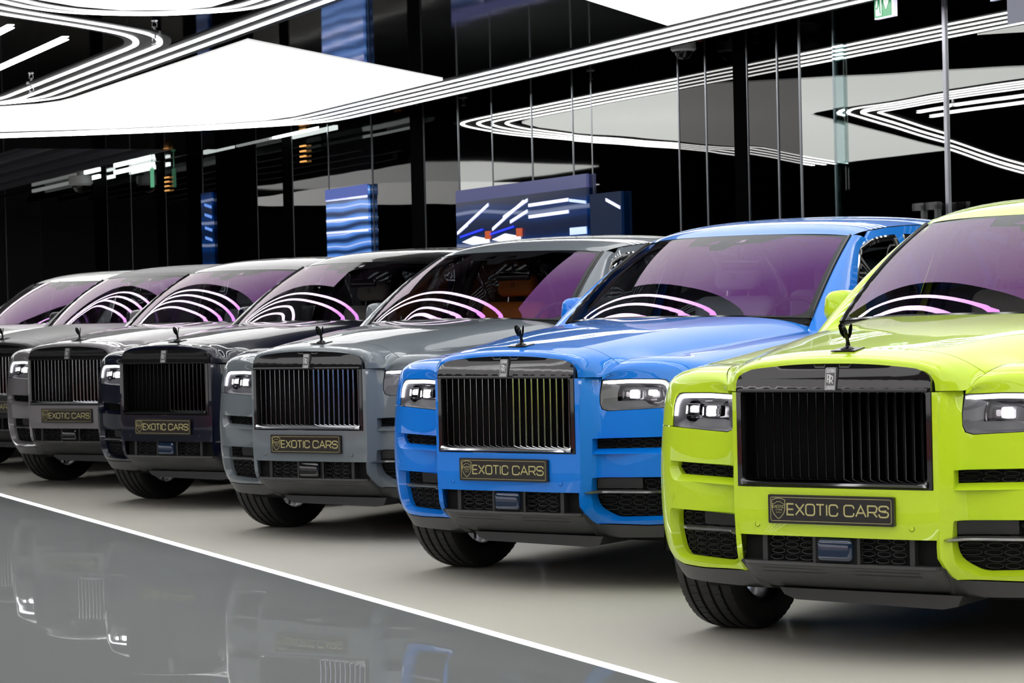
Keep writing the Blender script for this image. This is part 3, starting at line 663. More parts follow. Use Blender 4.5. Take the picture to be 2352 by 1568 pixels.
def build_car():
    root = bpy.data.objects.new('luxury_suv', None); COL.objects.link(root)
    PNT = lambda mb, n, st=32: part(mb, n, 'paint', root, True, st)
    # --- front bumper: wrap-around halves and the middle bar around the grille
    HLO = [(.122, 1.018), (.25, 1.023), (.40, 1.021), (.436, 1.017), (.455, 1.003), (.463, .970), (.459, .890), (.397, .886), (.24, .878), (.145, .874), (.122, .882), (.113, .905), (.113, .95)]
    arch = lambda y: (SY(y))
    def arcpts(yc, r, a0, a1, n): return [(SY(yc+r*math.cos(math.radians(a0+(a1-a0)*i/n))), .395+r*math.sin(math.radians(a0+(a1-a0)*i/n))) for i in range(n+1)]
    bum = [(0, 1.033), (0, .46), (.004, .42), (.03, .385), (.095, .332), (.32, .328), (.45, .333), (.53, .350), (.59, .39), (.62, .43), (SY(.43), .44)]
    bum += arcpts(.87, .455, 172, 146, 6)
    bum += [(SY(.478), .884), (.62, .884), (.4595, .886), (.397, .884), (.24, .876), (.143, .871), (.118, .880), (.110, .905), (.110, .95), (.118, 1.018), (.118, 1.033)]
    uo = rounded([(.066, .742), (.462, .751), (.470, .715), (.445, .672), (.063, .669)], .012, 3, {2: .03, 3: .03})
    ui = rounded([(.100, .739), (.452, .746), (.448, .722), (.425, .697), (.100, .692)], .012, 3, {2: .02, 3: .02})
    lo_ = rounded([(.060, .556), (.475, .560), (.492, .48), (.485, .385), (.44, .352), (.145, .343), (.075, .395), (.055, .47)], .03, 3, {0: .01, 1: .02, 2: .03, 3: .03, 4: .03, 5: .03, 6: .03, 7: .03})
    li_ = rounded([(.096, .552), (.468, .554), (.482, .48), (.474, .388), (.435, .370), (.160, .362), (.112, .405), (.098, .47)], .03, 3, {0: .01, 1: .02, 2: .03, 3: .03, 4: .03, 5: .03, 6: .03, 7: .03})
    DN = lambda P: densify(P, 10)
    q = panel(bum, [uo, lo_], belt, .022, .02, .02)
    for o_, i_, dp in ((uo, ui, .030), (lo_, li_, .038)):
        q.add(*(lambda g: (g.v, g.f))(funnel(o_, i_, belt, 0, dp)))
        q.add(*(lambda g: (g.v, g.f))(funnel(i_, i_, belt, dp, dp+.02)))
    q = sym(q)
    mid_ = lambda x, z, d=0: (x, .006+.022*abs(x/.425)**6+d+(.012*sm((.56-z)/.08) if z < .56 else 0), z)
    r_ = panel([(-.425, .487), (.425, .487), (.425, 1.033), (.4045, 1.033), (.4045, .672), (-.4045, .672), (-.4045, 1.033), (-.425, 1.033)], [], mid_, .03, .03, .03)
    q.add(r_.v, r_.f)
    bumper = part(q, 'front_bumper', 'paint', root, True, 40)
    fix_normals(bumper.data)
    # sensors
    for x, z in ((-.319, .529), (.319, .529)):
        s_ = MB(); c = mid_(x, z); s_.lathe([(c[1]-.0015, 0), (c[1]-.0015, .0085), (c[1]+.002, .0098), (c[1]+.004, .0098)], 20, 'y', (c[0], 0, c[2])); part(s_, 'parking_sensor', 'paint', bumper)
        s_ = MB(); s_.lathe([(c[1]-.0005, .0098), (c[1]-.0005, .0112)], 20, 'y', (c[0], 0, c[2])); part(s_, 'sensor_ring', 'mb', bumper)
    for sx in (-1, 1):
        c = Vector(belt(.453, .607)); n_ = plann(.453); c2 = c+Vector((n_[0], n_[1], 0))*.0012
        s_ = MB(); t_ = Vector((-n_[1], n_[0], 0)); s_.v = [tuple(c2+t_*.0105*math.cos(k*.5236)+Vector((0, 0, .0105*math.sin(k*.5236)))) for k in range(12)]+[tuple(c2+Vector((n_[0], n_[1], 0))*.001+t_*.0085*math.cos(k*.5236)+Vector((0, 0, .0085*math.sin(k*.5236)))) for k in range(12)]
        s_.f = [(k, (k+1) % 12, 12+(k+1) % 12, 12+k) for k in range(12)]+[tuple(range(12, 24))]
        part(s_ if sx > 0 else s_.mirrored(), 'parking_sensor', 'paint', bumper)
    # --- vent inserts: dark backs, honeycomb
    def honey(mb, fn, x0, x1, z0, z1, cw, ch, d, poly, r=.0022):
        row = 0; z = z0
        while z < z1+ch:
            x = x0+(cw*.12 if row % 2 else 0)
            while x < x1+cw*.5:
                pts = []
                for k in range(10):
                    t = k*math.pi*2/10; px, pz = x+cw*.46*math.copysign(abs(math.cos(t))**.8, math.cos(t)), z+ch*.45*math.copysign(abs(math.sin(t))**1.15, math.sin(t))
                    pts.append((px, pz))
                if sum(pip(p, poly) for p in pts) >= 8:
                    n = len(mb.v)
                    for p in pts:
                        cx, cz = x, z; f = 1-r/(cw*.46)*1.4; g = 1-r/(ch*.45)
                        mb.v.append(fn(p[0], p[1], d)); mb.v.append(fn(cx+(p[0]-cx)*f, cz+(p[1]-cz)*g, d+.001)); mb.v.append(fn(cx+(p[0]-cx)*f, cz+(p[1]-cz)*g, d+.012))
                    for k in range(10):
                        a, b = n+3*k, n+3*((k+1) % 10); mb.f += [(a, b, b+1, a+1), (a+1, b+1, b+2, a+2)]
                x += cw
            z += ch; row += 1
        return mb
    for sx in (-1, 1):
        for nm, poly, dp in (('upper_vent', ui, .030), ('lower_vent', li_, .038)):
            bk = panel(poly, [], lambda u, v, d: belt(u, v, dp+.030+d), .05, 0, .05)
            bk = bk if sx > 0 else bk.mirrored(); o = part(bk, nm, 'mb', root)
            h = honey(MB(), belt, .08, .48, min(p[1] for p in poly)+.004, max(p[1] for p in poly), .066 if 1 else 0, .0155, dp+.012, [((p[0]), p[1]) for p in poly])
            if nm == 'upper_vent': h = honey(MB(), belt, .130, .46, .705, .75, .070, .0205, dp+.012, inset(ui, -.012))
            else: h = honey(MB(), belt, .130, .49, .381, .56, .070, .0255, dp+.012, inset(li_, -.008))
            h = h if sx > 0 else h.mirrored(); g = part(h, 'honeycomb_mesh', 'meshb', o); g['kind'] = 'stuff'
            if nm == 'lower_vent':
                k = panel(rounded([(.10, .500), (.30, .502), (.30, .551), (.10, .549)], .004, 2), [], lambda u, v, d: belt(u, v, .044+d), .03, .02); part(k if sx > 0 else k.mirrored(), 'radar_cover', 'sb', o)
        # blade across the lower vent
        bl = MB(); rows = []
        for i in range(25):
            s_ = .018+.45*i/24; wv = 1 if i < 21 else max(.12, 1-(i-20)*.22); wv = min(wv, .25+i*.4); rc = .045*sm((s_-.33)/.13)
            rows.append([belt(s_, .4865+a*.0095*wv, b+rc) for a, b in ((1, .03), (1, .0), (.55, -.016), (-.35, -.016), (-1, -.002), (-1, .03))])
        bl.grid(rows); bl.f.append(tuple(range(6))); bl.f.append(tuple(range(len(bl.v)-6, len(bl.v)))[::-1])
        part(bl if sx > 0 else bl.mirrored(), 'vent_blade', 'blade', root, True, 25)
    # --- centre intake
    q = MB(); q.box(-.41, .41, .09, .10, .375, .50); ctr = part(q, 'lower_intake', 'mb', root, False)
    cf = lambda x, z, d=0: (x, .058+d, z)
    for a, b in ((-.2615, -.137), (.115, .245)):
        h = honey(MB(), cf, a, b, .4015, .475, .0635, .0238, 0, [(a-.05, .382), (b+.05, .382), (b+.05, .492), (a-.05, .492)], .0024); g = part(h, 'honeycomb_mesh', 'meshb', ctr); g['kind'] = 'stuff'
    q = MB()
    for s_ in (-1, 1): q.box(s_*.305-.010, s_*.305+.010, .045, .09, .383, .49); q.box(s_*.092-.006, s_*.092+.006, .035, .09, .383, .49)
    q.box(-.41, .41, .05, .095, .376, .387); part(q, 'intake_bars', 'sb', ctr, False)
    q = MB(); q.prism(rounded([(-.098, .384), (.098, .384), (.098, .494), (-.098, .494)], .03, 5), .036, .05); part(q, 'radar_shroud', 'mb', ctr, True)
    q = MB(); q.rbox((0, .030, .439), (.148, .04, .088), .026, 4); part(q, 'radar_sensor', 'radar', ctr)
    # --- lower skirt
    sk = [(0, .38), (.03, .38), (.095, .326), (.32, .322), (.45, .327), (.53, .344), (.59, .384), (.62, .425), (SY(.43), .435)]+arcpts(.87, .455, 175, 188, 3)+[(.62, .30), (.55, .268), (.30, .262), (.05, .258), (.03, .262)]
    skf = lambda u, v, d: (lambda p: (p[0], p[1]+sm((.17-u)/.17)*1.15*max(0, .386-v), p[2]))(belt(u, v, d+.004))
    for sx in (-1, 1):
        q = panel(sk[1:], [], skf, .035, .03, .03); part(q if sx > 0 else q.mirrored(), 'bumper_skirt', 'skid', root)
    sp_ = lambda u, t: (u*(.430-.004*t), .038+.020*abs(u)**4+.07*sm((abs(u)-.93)/.07)+(-.010 if t < .12 else 0)+.16*t*t+.02*t, .386-.118*t)
    q = MB(); q.grid([[sp_(u, t) for u in frange(-1, 1, 40)] for t in (0, .04, .1, .14, .2, .3, .4, .55, .7, .85, 1)])
    q.grid([[(p[0], p[1]+(.03 if k else 0), p[2]-(.0 if k else 0)) for p in [sp_(u, 0) for u in frange(-1, 1, 40)]] for k in (1, 0)])
    skd = part(q, 'skid_plate', 'skid', root)
    for sx in (-1, 1):
        q = MB()
        for k in range(2):
            x0, x1 = (sx*.06, sx*.33); t0 = .22+.13*k
            q.grid([[(x0+(x1-x0)*i/6, sp_(((x0+(x1-x0)*i/6)/.44), t0+dt)[1]-.0012, sp_(0, t0+dt)[2]) for i in range(7)] for dt in (0, .035)])
        part(q, 'skid_groove', 'sb', skd)
    q = MB(); q.prism([(-.32, .266), (.44, .266), (.42, .225), (.36, .212), (-.25, .222), (-.30, .240)], .19, .60); part(q, 'under_tray', 'sb', root, False)
    q = MB(); q.box(-.8, .8, .5, 4.9, .22, .30); q.box(-.64, .64, .3, 5.1, .26, .5); part(q, 'underbody', 'mb', root, False)
    # --- grille
    go = [(0, 1.139), (.12, 1.137), (.25, 1.128), (.34, 1.116), (.375, 1.107), (.393, 1.095), (.4015, 1.078), (.4025, 1.05), (.4025, .70), (.4025, .674)]
    go = [(x, z+(.004 if x < .37 else 0)) for x, z in go]; gout = [(-x, z) for x, z in go[1:]][::-1]+go
    gin = rounded([(-.383, .704), (.383, .704), (.383, 1.034), (-.383, 1.034)], .014, 3)
    gfn = lambda x, z, d: (x, .018+d+(.018*sm((z-1.035)/.1)+(-.010 if 0 else 0)), z)
    q = panel(gout, [gin], gfn, .02, .05, .015); gr = part(q, 'grille_surround', 'frame', root, True, 30)
    # raised inner lips (top and bottom) - the bright rolled edge
    q = MB(); rows = []
    for i in range(41):
        x = -.385+.77*i/40; e = min(1, (.385-abs(x))/.03); rows.append([(x, .018-.0*e, .676), (x, .008-.004*e, .682), (x, .006-.006*e, .692), (x, .012, .702), (x, .032, .708)])
    q.grid(rows, True); part(q, 'lower_lip', 'lip', gr)
    q = MB(); rows = []
    for i in range(41):
        x = -.392+.784*i/40; rows.append([(x, .03, 1.03), (x, .010, 1.034), (x, .008, 1.041), (x, .0185, 1.047)])
    q.grid(rows, True); part(q, 'upper_lip', 'frame', gr)
    q = MB(); q.box(-.39, .39, .13, .14, .69, 1.05); q.box(-.39, -.383, .03, .14, .69, 1.05); q.box(.383, .39, .03, .14, .69, 1.05); part(q, 'grille_backing', 'mb', gr, False)
    sl = MB(); prof = [(0, -.004), (.0022, -.002), (.003, .003), (.0022, .034), (0, .036), (-.0022, .034), (-.003, .003), (-.0022, -.002)]
    for z in (.700, .73, .85, .97, 1.036): sl.v += [(px, py+.0*z, z) for px, py in prof]
    for i in range(4):
        for k in range(8): sl.f.append((i*8+k, i*8+(k+1) % 8, (i+1)*8+(k+1) % 8, (i+1)*8+k))
    first = {}
    for i in range(-10, 11):
        x = i*.0362; ang = .30 if x > .001 else -.42
        if i not in (-10,) or True:
            o = part(sl, 'grille_slat', 'slat', gr, True, 60) if not first else None
            if o is None:
                o = first[0].copy(); COL.objects.link(o); o.parent = gr; ROLES[o.name] = 'slat'
            first.setdefault(0, o)
            o.location = (x, .040, 0); o.rotation_euler = (0, 0, -ang if x > .001 else .45)
    # badge
    bf = lambda x, z, d=0: (x, .009+(z-1.04)*.16-d, z)
    q = MB(); q.prism(rounded([(-.0225, 1.038), (.0225, 1.038), (.0225, 1.127), (-.0225, 1.127)], .006, 3), 0, .016, lambda x, y, z: bf(x, z, -y)); bd = part(q, 'badge', 'badged', gr, True)
    q = MB(); rr = rounded([(-.0205, 1.040), (.0205, 1.040), (.0205, 1.125), (-.0205, 1.125)], .005, 3); ri = inset(rr, .0016)
    q.v = [bf(x, z, .0006) for x, z in rr]+[bf(x, z, .0006) for x, z in ri]; n = len(rr); q.f = [(i, (i+1) % n, n+(i+1) % n, n+i) for i in range(n)]
    part(q, 'badge_rim', 'badge', bd, False)
    q = MB()
    for z0, z1 in ((1.107, 1.1205), (1.0445, 1.058)):
        n = len(q.v); q.v += [bf(x, z, .0005) for x, z in ((-.0165, z0), (.0165, z0), (.0165, z1), (-.0165, z1))]; q.f.append((n, n+1, n+2, n+3))
    part(q, 'name_bar', 'badge', bd, False)
    q = MB(); stroke_text(q, 'R', (-.0125, 1.070), .029, .0036, bf, wmul=.52, depth=.0008); stroke_text(q, 'R', (-.0035, 1.066), .029, .0036, bf, wmul=.52, depth=.0012); part(q, 'monogram', 'badge', bd, False)
    for tx_, tz_ in (('ROLLS', 1.1095), ('ROYCE', 1.0472)):
        q = MB(); fit_text(q, tx_, (-.0145, tz_), .0085, .0012, bf, .029); q.v = [(x, y-.0006, z) for x, y, z in q.v]; part(q, 'small_lettering', 'badged', bd, False)
    # --- number plate
    q = MB(); q.prism(rounded([(-.26, .536), (.26, .536), (.26, .646), (-.26, .646)], .006, 2), -.010, .012); pl = part(q, 'number_plate', 'plate', root, True)
    pf = lambda x, z, d: (x, -.0105-d, z)
    q = MB(); rr = rounded([(-.250, .5455), (.250, .5455), (.250, .6365), (-.250, .6365)], .008, 4); ri = inset(rr, .0018)
    q.v = [pf(x, z, .0004) for x, z in rr]+[pf(x, z, .0004) for x, z in ri]; n = len(rr); q.f = [(i, (i+1) % n, n+(i+1) % n, n+i) for i in range(n)]; part(q, 'plate_border', 'gold', pl, False)
    q = MB(); fit_text(q, 'EXOTIC', (-.179, .5705), .041, .0056, pf, .210); fit_text(q, 'CARS', (.058, .5705), .041, .0056, pf, .180); part(q, 'plate_lettering', 'gold', pl, False)
    q = MB(); sh = [(-.029, .035), (-.012, .041), (0, .043), (.012, .041), (.029, .035), (.0285, .0), (.022, -.018), (.010, -.032), (0, -.038), (-.010, -.032), (-.022, -.018), (-.0285, 0)]
    sh = [(x-.216, z+.591) for x, z in sh]; si = inset(sh, .0022)
    q.v = [pf(x, z, .0004) for x, z in sh]+[pf(x, z, .0004) for x, z in si]; n = len(sh); q.f = [(i, (i+1) % n, n+(i+1) % n, n+i) for i in range(n)]
    strokes(q, [[(-.247+.002, .609), (-.232, .612), (-.222, .619), (-.208, .619), (-.196, .611), (-.186, .608)]], .0016, pf)
    fit_text(q, 'EXOTIC', (-.241, .5955), .0095, .0015, pf, .050); stroke_text(q, 'CARS', (-.228, .586), .005, .0009, pf, wmul=.9, track=.002); stroke_text(q, 'DUBAI', (-.226, .577), .0035, .0007, pf, wmul=.8, track=.002)
    part(q, 'plate_emblem', 'gold', pl, False)
    # --- headlights
    for sx in (-1, 1):
        hl = MB(); sg = (lambda m_: m_) if sx > 0 else (lambda m_: m_.mirrored())
        HI = inset(HLO, .0018) if False else [(p[0]+(.0015 if p[0] < .2 else -.0015), p[1]+(.0015 if p[1] < .95 else -.0015)) for p in HLO]
        wall = funnel(HLO, HLO, belt, .004, .085); bk = panel(HLO, [], lambda u, v, d: belt(u, v, .080+d), .05, 0, .05); wall.add(bk.v, bk.f)
        h = part(sg(wall), 'headlight', 'hlin', root, True, 30)
        ring_o = HLO; ring_i = [(.185, .990), (.25, .992), (.385, .990), (.405, .984), (.418, .970), (.424, .945), (.424, .918), (.400, .908), (.25, .905), (.205, .902), (.18, .908), (.176, .925), (.176, .955)]
        part(sg(funnel(ring_o, ring_i, belt, .006, .045)), 'silver_trim', 'trimg', h)
        part(sg(funnel(ring_i, [(p[0]*.94+.018, .947+(p[1]-.947)*.92) for p in ring_i], belt, .045, .060)), 'inner_trim', 'gb', h)
        # daytime light: bar on top and down the outer side
        path = [(.124, 1.0075), (.25, 1.0125), (.40, 1.0095), (.424, 1.006), (.441, .994), (.450, .972), (.4505, .930)]
        P_ = [Vector(p) for p in path]; rows = []
        fine = []
        for i in range(len(P_)-1):
            n = max(1, int((P_[i+1]-P_[i]).length/.012))
            for k in range(n): fine.append(P_[i].lerp(P_[i+1], k/n))
        fine.append(P_[-1])
        for i, p in enumerate(fine):
            t = (fine[min(i+1, len(fine)-1)]-fine[max(0, i-1)]).normalized(); nn = Vector((-t.y, t.x)); wd = .0080 if i > 1 else .005
            rows.append([belt(*(p+nn*wd), .014), belt(*(p+nn*wd), .006), belt(*(p-nn*wd), .006), belt(*(p-nn*wd), .014)])
        d_ = MB(); d_.grid(rows); part(sg(d_), 'daytime_light', 'drl', h)
        # projectors
        for s_, w_, zc, big in ((.252, .072, .951, 1), (.362, .062, .956, 0)):
            fr = rounded([(s_-w_/2-.014, zc-.026), (s_+w_/2+.014, zc-.026), (s_+w_/2+.014, zc+.024), (s_-w_/2-.014, zc+.024)], .014, 4); fi = inset(fr, .0035)
            part(sg(funnel(fr, fi, belt, .030, .026)), 'projector_ring', 'trimg', h); part(sg(funnel(fi, fi, belt, .026, .062)), 'projector_tube', 'gb', h)
            gl = rounded([(s_-w_*.16, zc-.020), (s_+w_*.46, zc-.020), (s_+w_*.46, zc+.019), (s_-w_*.16, zc+.019)], .008, 3) if big else rounded([(s_-w_*.38, zc-.012), (s_+w_*.38, zc-.012), (s_+w_*.38, zc+.014), (s_-w_*.38, zc+.014)], .009, 3)
            part(sg(panel(gl, [], lambda u, v, d: belt(u, v, .036+d), .02, .012, .02)), 'lamp_glow', 'lamp', h)
            g2 = rounded([(s_-w_*.48, zc-.014), (s_-w_*.18, zc-.014), (s_-w_*.18, zc+.010), (s_-w_*.48, zc+.010)], .006, 3) if big else rounded([(s_-w_*.2, zc-.036), (s_+w_*.35, zc-.036), (s_+w_*.35, zc-.024), (s_-w_*.2, zc-.030)], .004, 2)
            part(sg(panel(g2, [], lambda u, v, d: belt(u, v, .040+d), .02, .01, .02)), 'reflector', 'lampd', h)
        low = [(.13, .879), (.24, .883), (.33, .888), (.355, .893), (.385, .893), (.345, .903), (.325, .918), (.30, .9215), (.20, .919), (.135, .913)]
        part(sg(panel(low, [], lambda u, v, d: belt(u, v, .018+.015*(v-.88)/.04+d), .03, .01, .03)), 'lower_trim', 'trimg', h)
        part(sg(panel(HI, [], lambda u, v, d: belt(u, v, .0015+d), .03, 0, .03)), 'lamp_lens', 'lens', h)
    # --- front fenders
    e1 = SY(1.742)
    for sx in (-1, 1):
        fp = [(.1245, 1.03), (.1245, 1.0215), (.25, 1.0265), (.40, 1.0245), (.438, 1.0205), (.458, 1.005), (.4665, .970), (.4625, .889), (.62, .887), (SY(.482), .887)]
        fp += arcpts(.87, .455, 146, -6, 22)+[(SY(1.33), .27), (e1, .27), (e1, 1.035), (e1, 1.1835), (.125, 1.1835)]
        q = panel(fp, [], fender, .024, .015, .024); part(q if sx > 0 else q.mirrored(), 'front_fender', 'paint', root, True, 50)
        # arch lips
        q = MB(); rows = []
        for yc in (.87,):
            for i in range(40):
                a = math.radians(-8+192*i/39); y = yc+.455*math.cos(a); z = .395+.455*math.sin(a); x = belt(SY(max(.42, y)), max(.2, z))[0] if y > .44 else .965
                rows.append([(x-.001, y, z), (x-.004, yc+.445*math.cos(a), .395+.445*math.sin(a)), (x-.06, yc+.445*math.cos(a), .395+.445*math.sin(a)), (.55, yc+.46*math.cos(a), .395+.46*math.sin(a))])
        q.grid(rows); part(q if sx > 0 else q.mirrored(), 'wheel_arch', 'mb', root)
    # --- bonnet
    us = [-x for x in frange(0, 6, 30)][::-1][:-1]+frange(0, 6, 30)
    sgnf = lambda u, v: (lambda p: (math.copysign(p[0], u) if u else 0, p[1], p[2]))(hood(abs(u), v))
    vs1 = frange(0, 4.93, 26); vs2 = frange(5.0, 9, 40)
    q = MB(); q.grid([[sgnf(u, v) for u in us] for v in vs1]); q.grid([[(p[0]*.997, p[1]+.015, p[2]-.0) for p in [sgnf(u, 0) for u in us]], [sgnf(u, 0) for u in us]])
    part(q, 'bonnet_nose', 'hoodp', root, True, 60)
    q = MB(); q.grid([[sgnf(u, v) for u in us] for v in vs2]); q.grid([[(p[0]*.985, p[1], p[2]-.025) for p in [sgnf(u, 5.0) for u in us]], [sgnf(u, 5.0) for u in us]]); q.grid([[sgnf(u, 9) for u in us], [(p[0]*.99, p[1], p[2]-.02) for p in [sgnf(u, 9) for u in us]]])
    part(q, 'bonnet', 'hoodp', root, True, 60)
    q = MB(); q.grid([[(lambda p: (p[0]*.985, p[1]+.0, p[2]-.022))(sgnf(u, v)) for u in us[::3]] for v in (4, 4.6, 5, 5.5, 6.5)]); part(q, 'bonnet_gap', 'mb', root)
    # --- ornament
    oz = 1.1875; oy = .172
    q = MB(); q.prism([(-.050, 0), (.050, 0), (.050, 1), (-.050, 1)], 0, 1, lambda x, y, z: (x, oy-.045+z*.09, oz-.001+z*.010-.003+.004*y)); orn = part(q, 'ornament_base', 'orn', root, False)
    q = MB(); q.lathe([(oz, .030), (oz+.006, .028), (oz+.012, .020), (oz+.015, .011), (oz+.018, .009)], 20, 'z', (0, oy, 0)); part(q, 'ornament_foot', 'orn', orn)
    q = MB(); q.tube([(0, oy+.004, oz+.014), (0, oy+.003, oz+.028), (0, oy-.001, oz+.042), (0, oy-.006, oz+.054), (0, oy-.012, oz+.064), (0, oy-.018, oz+.072), (0, oy-.0235, oz+.078), (0, oy-.029, oz+.083), (0, oy-.0335, oz+.087), (0, oy-.036, oz+.089)], [.010, .0075, .0075, .0085, .0065, .0085, .0045, .0068, .0062, .002], 12); part(q, 'winged_figure', 'orn', orn)
    q = MB()
    for s_ in (-1, 1):
        pts = [(.003, .004, .044), (.004, .001, .074), (.011, -.004, .092), (.020, -.010, .101), (.0265, -.014, .098), (.0275, -.015, .084), (.023, -.012, .064), (.013, -.005, .047)]
        n = len(q.v); k = len(pts)
        q.v += [(s_*(x+.0015), oy+y, oz+z) for x, y, z in pts]+[(s_*(x-.0025), oy+y+.004, oz+z) for x, y, z in pts]
        fs = [tuple(range(k)), tuple(range(2*k-1, k-1, -1))]+[(i, k+i, k+(i+1) % k, (i+1) % k) for i in range(k)]
        q.f += [tuple(i+n for i in f) for f in fs]
    part(q, 'figure_wings', 'orn', orn, True, 50)
    # --- windscreen: black printed border with sensor block, coated glass inside
    ws_fn = lambda u, t, d: wscreen(u/.7, t, d)
    X7 = .7
    outer = [(-.7, 0), (.7, 0), (.7, 1), (-.7, 1)]
    tx = lambda x: x
    inner = rounded([(-.672, .018), (.672, .018), (.668, .965), (.37, .965), (.24, .865), (.13, .845), (.075, .835), (.045, .765), (-.045, .765), (-.075, .835), (-.235, .845), (-.245, .965), (-.668, .965)], .03, 4, {0: .05, 1: .08, 2: .05, 3: .03, 4: .03, 5: .01, 6: .015, 7: .015, 8: .015, 9: .015, 10: .01, 11: .01, 12: .05})
    tri1 = [(-.135, .868), (-.045, .868), (-.045, .928)]; tri2 = [(.040, .872), (.13, .872), (.13, .932)]
    q = panel([(-.697, .004), (.697, .004), (.697, .996), (-.697, .996)], [inner, tri1, tri2], ws_fn, .05, 0, .03); wb = part(q, 'windscreen_border', 'scrb', root, True, 60)
    q = panel(inner, [], lambda u, v, d: ws_fn(u, v, -.0005), .045, 0, .03)
    for t_ in (tri1, tri2):
        z_ = panel(t_, [], lambda u, v, d: ws_fn(u, v, .0), .05, 0, .03); q.add(z_.v, z_.f)
    part(q, 'windscreen_glass', 'ws', root, True, 60)
    q = MB(); q.grid([[wscreen(u, -.035, .012) for u in frange(-1.02, 1.02, 30)], [wscreen(u, .01, .004) for u in frange(-1.0, 1.0, 30)]]); part(q, 'cowl_panel', 'mb', root)
    for sx in (-1, 1):
        q = MB(); pts = [wscreen(sx*.993, t, -.003) for t in frange(-.01, 1, 14)]; q.tube(pts, .0075, 8); part(q, 'screen_side_trim', 'scrb', root)
        q = MB(); rows = []
        for t in frange(-.17, 1.0, 22):
            P0 = wscreen(1.0, t, .0); P2 = side(P0[1]+.085, P0[2]-.018); C_ = (P0[0]*.30+P2[0]*.70, P0[1]+.018, P0[2]+.012)
            rows.append([tuple(P0[i]*(1-k)**2+2*C_[i]*k*(1-k)+P2[i]*k*k for i in range(3)) for k in frange(0, 1, 8)]+[(P2[0]-.02, P2[1]+.02, P2[2])])
        q.grid(rows); part(q if sx > 0 else q.mirrored(), 'windscreen_pillar', 'roofp', root, True, 60)
    # --- roof
    q = MB(); q.grid([[roof(u, v) for u in frange(-1, 1, 36)] for v in frange(0, 9, 60)]); part(q, 'roof', 'roofp', root, True, 60)
    q = MB(); q.rbox((0, 0, 0), (.05, .14, .045), .02, 4); q.v = [(x*(1-.5*max(0, z/.045+.5)), y+(z+.02)*.9 if y < 0 else y, z*(1 if y > -.02 else .7)) for x, y, z in q.v]; q.v = [(x+.0, y+4.55, z+1.815) for x, y, z in q.v]; part(q, 'roof_antenna', 'roofp', root)
    # --- sides: body side under the belt line
    arcR = lambda a0, a1, n: arcpts(4.165, .455, a0, a1, n)
    TAIL = SV[-1]
    for sx in (-1, 1):
        g_ = .004
        specs = [('front_door', [(e1+g_, .27), (SY(2.88), .27), (SY(2.88), 1.035), (e1+g_, 1.035)]),
                 ('rear_door', [(SY(2.885)+g_, .27), (SY(3.60), .27)]+arcR(172, 146, 5)[:0]+[(SY(3.68), .45), (SY(3.90), .80), (SY(3.93), 1.035), (SY(2.885)+g_, 1.035)]),
                 ('rear_quarter', [(SY(3.605)+g_, .27), (SY(3.70), .27)]+arcR(186, -6, 24)+[(SY(4.63), .33), (TAIL-.62, .33), (TAIL-.62, 1.035), (SY(3.935)+g_, 1.035), (SY(3.905)+g_, .80), (SY(3.685)+g_, .45)])]
        for nm, pp2, in specs:
            q = panel(pp2, [], belt, .07, .012, .05); o = part(q if sx > 0 else q.mirrored(), nm, 'paint', root, True, 50)
            if 'door' in nm:
                yy = 2.62 if nm == 'front_door' else 3.08; q = MB(); q.tube([(belt(SY(yy), .93)[0]-.01, yy, .98), (belt(SY(yy), .93)[0]+.03, yy+.02, .985), (belt(SY(yy), .93)[0]+.03, yy+.20, .985), (belt(SY(yy), .93)[0]-.01, yy+.22, .98)], .011, 8); part(q if sx > 0 else q.mirrored(), 'door_handle', 'lip', o)
        q = MB(); rows = []
        for i in range(40):
            a = math.radians(-8+196*i/39); y = 4.165+.455*math.cos(a); z = .395+.455*math.sin(a); x = belt(SY(y), max(.2, z))[0]
            rows.append([(x-.001, y, z), (x-.06, 4.165+.447*math.cos(a), .395+.447*math.sin(a)), (.55, 4.165+.46*math.cos(a), .395+.46*math.sin(a))])
        q.grid(rows); part(q if sx > 0 else q.mirrored(), 'wheel_arch', 'mb', root)
        # shoulder strip between belt line and glass
        q = MB(); q.grid([[belt(SY(y), 1.035), side(y, ztop(y)+.02), side(y, ztop(y)+.035, .012)] for y in frange(1.742, 4.98, 40)], False); part(q if sx > 0 else q.mirrored(), 'waist_rail', 'paint', root)
        # side frame with window openings
        A_ = [wscreen(1.0, t) for t in frange(0, 1, 8)]
        fr = [(1.80, ztop(1.80)+.01)]+[(p[1]+.083, p[2]-.018) for p in A_]+[(y, lut(RAILY, RAILZ, y)-.004) for y in (2.6, 2.8, 3.0, 3.3, 3.7, 4.2, 4.6, 4.9, 5.04)]+[(5.16, 1.45), (5.2, 1.24)]+[(y, ztop(y)+.005) for y in (4.8, 4.2, 3.6, 3.0, 2.4, 2.0)]
        w1 = rounded([(1.90, 1.235), (2.86, 1.252), (2.84, 1.735), (2.64, 1.722), (2.50, 1.690), (2.36, 1.625)], .04, 4, {0: .02, 1: .01, 2: .02, 3: .08, 4: .08, 5: .1})
        w2 = rounded([(2.93, 1.253), (3.78, 1.262), (3.80, 1.60), (3.74, 1.738), (2.91, 1.738)], .03, 3)
        w3 = rounded([(3.87, 1.263), (4.62, 1.275), (4.30, 1.70), (3.86, 1.735)], .04, 3)
        sd = lambda y, z, d=0: side(y, z, d)
        q = panel(fr, [w1, w2, w3], sd, .05, .02, .03); part(q if sx > 0 else q.mirrored(), 'side_frame', 'roofp', root, True, 50)
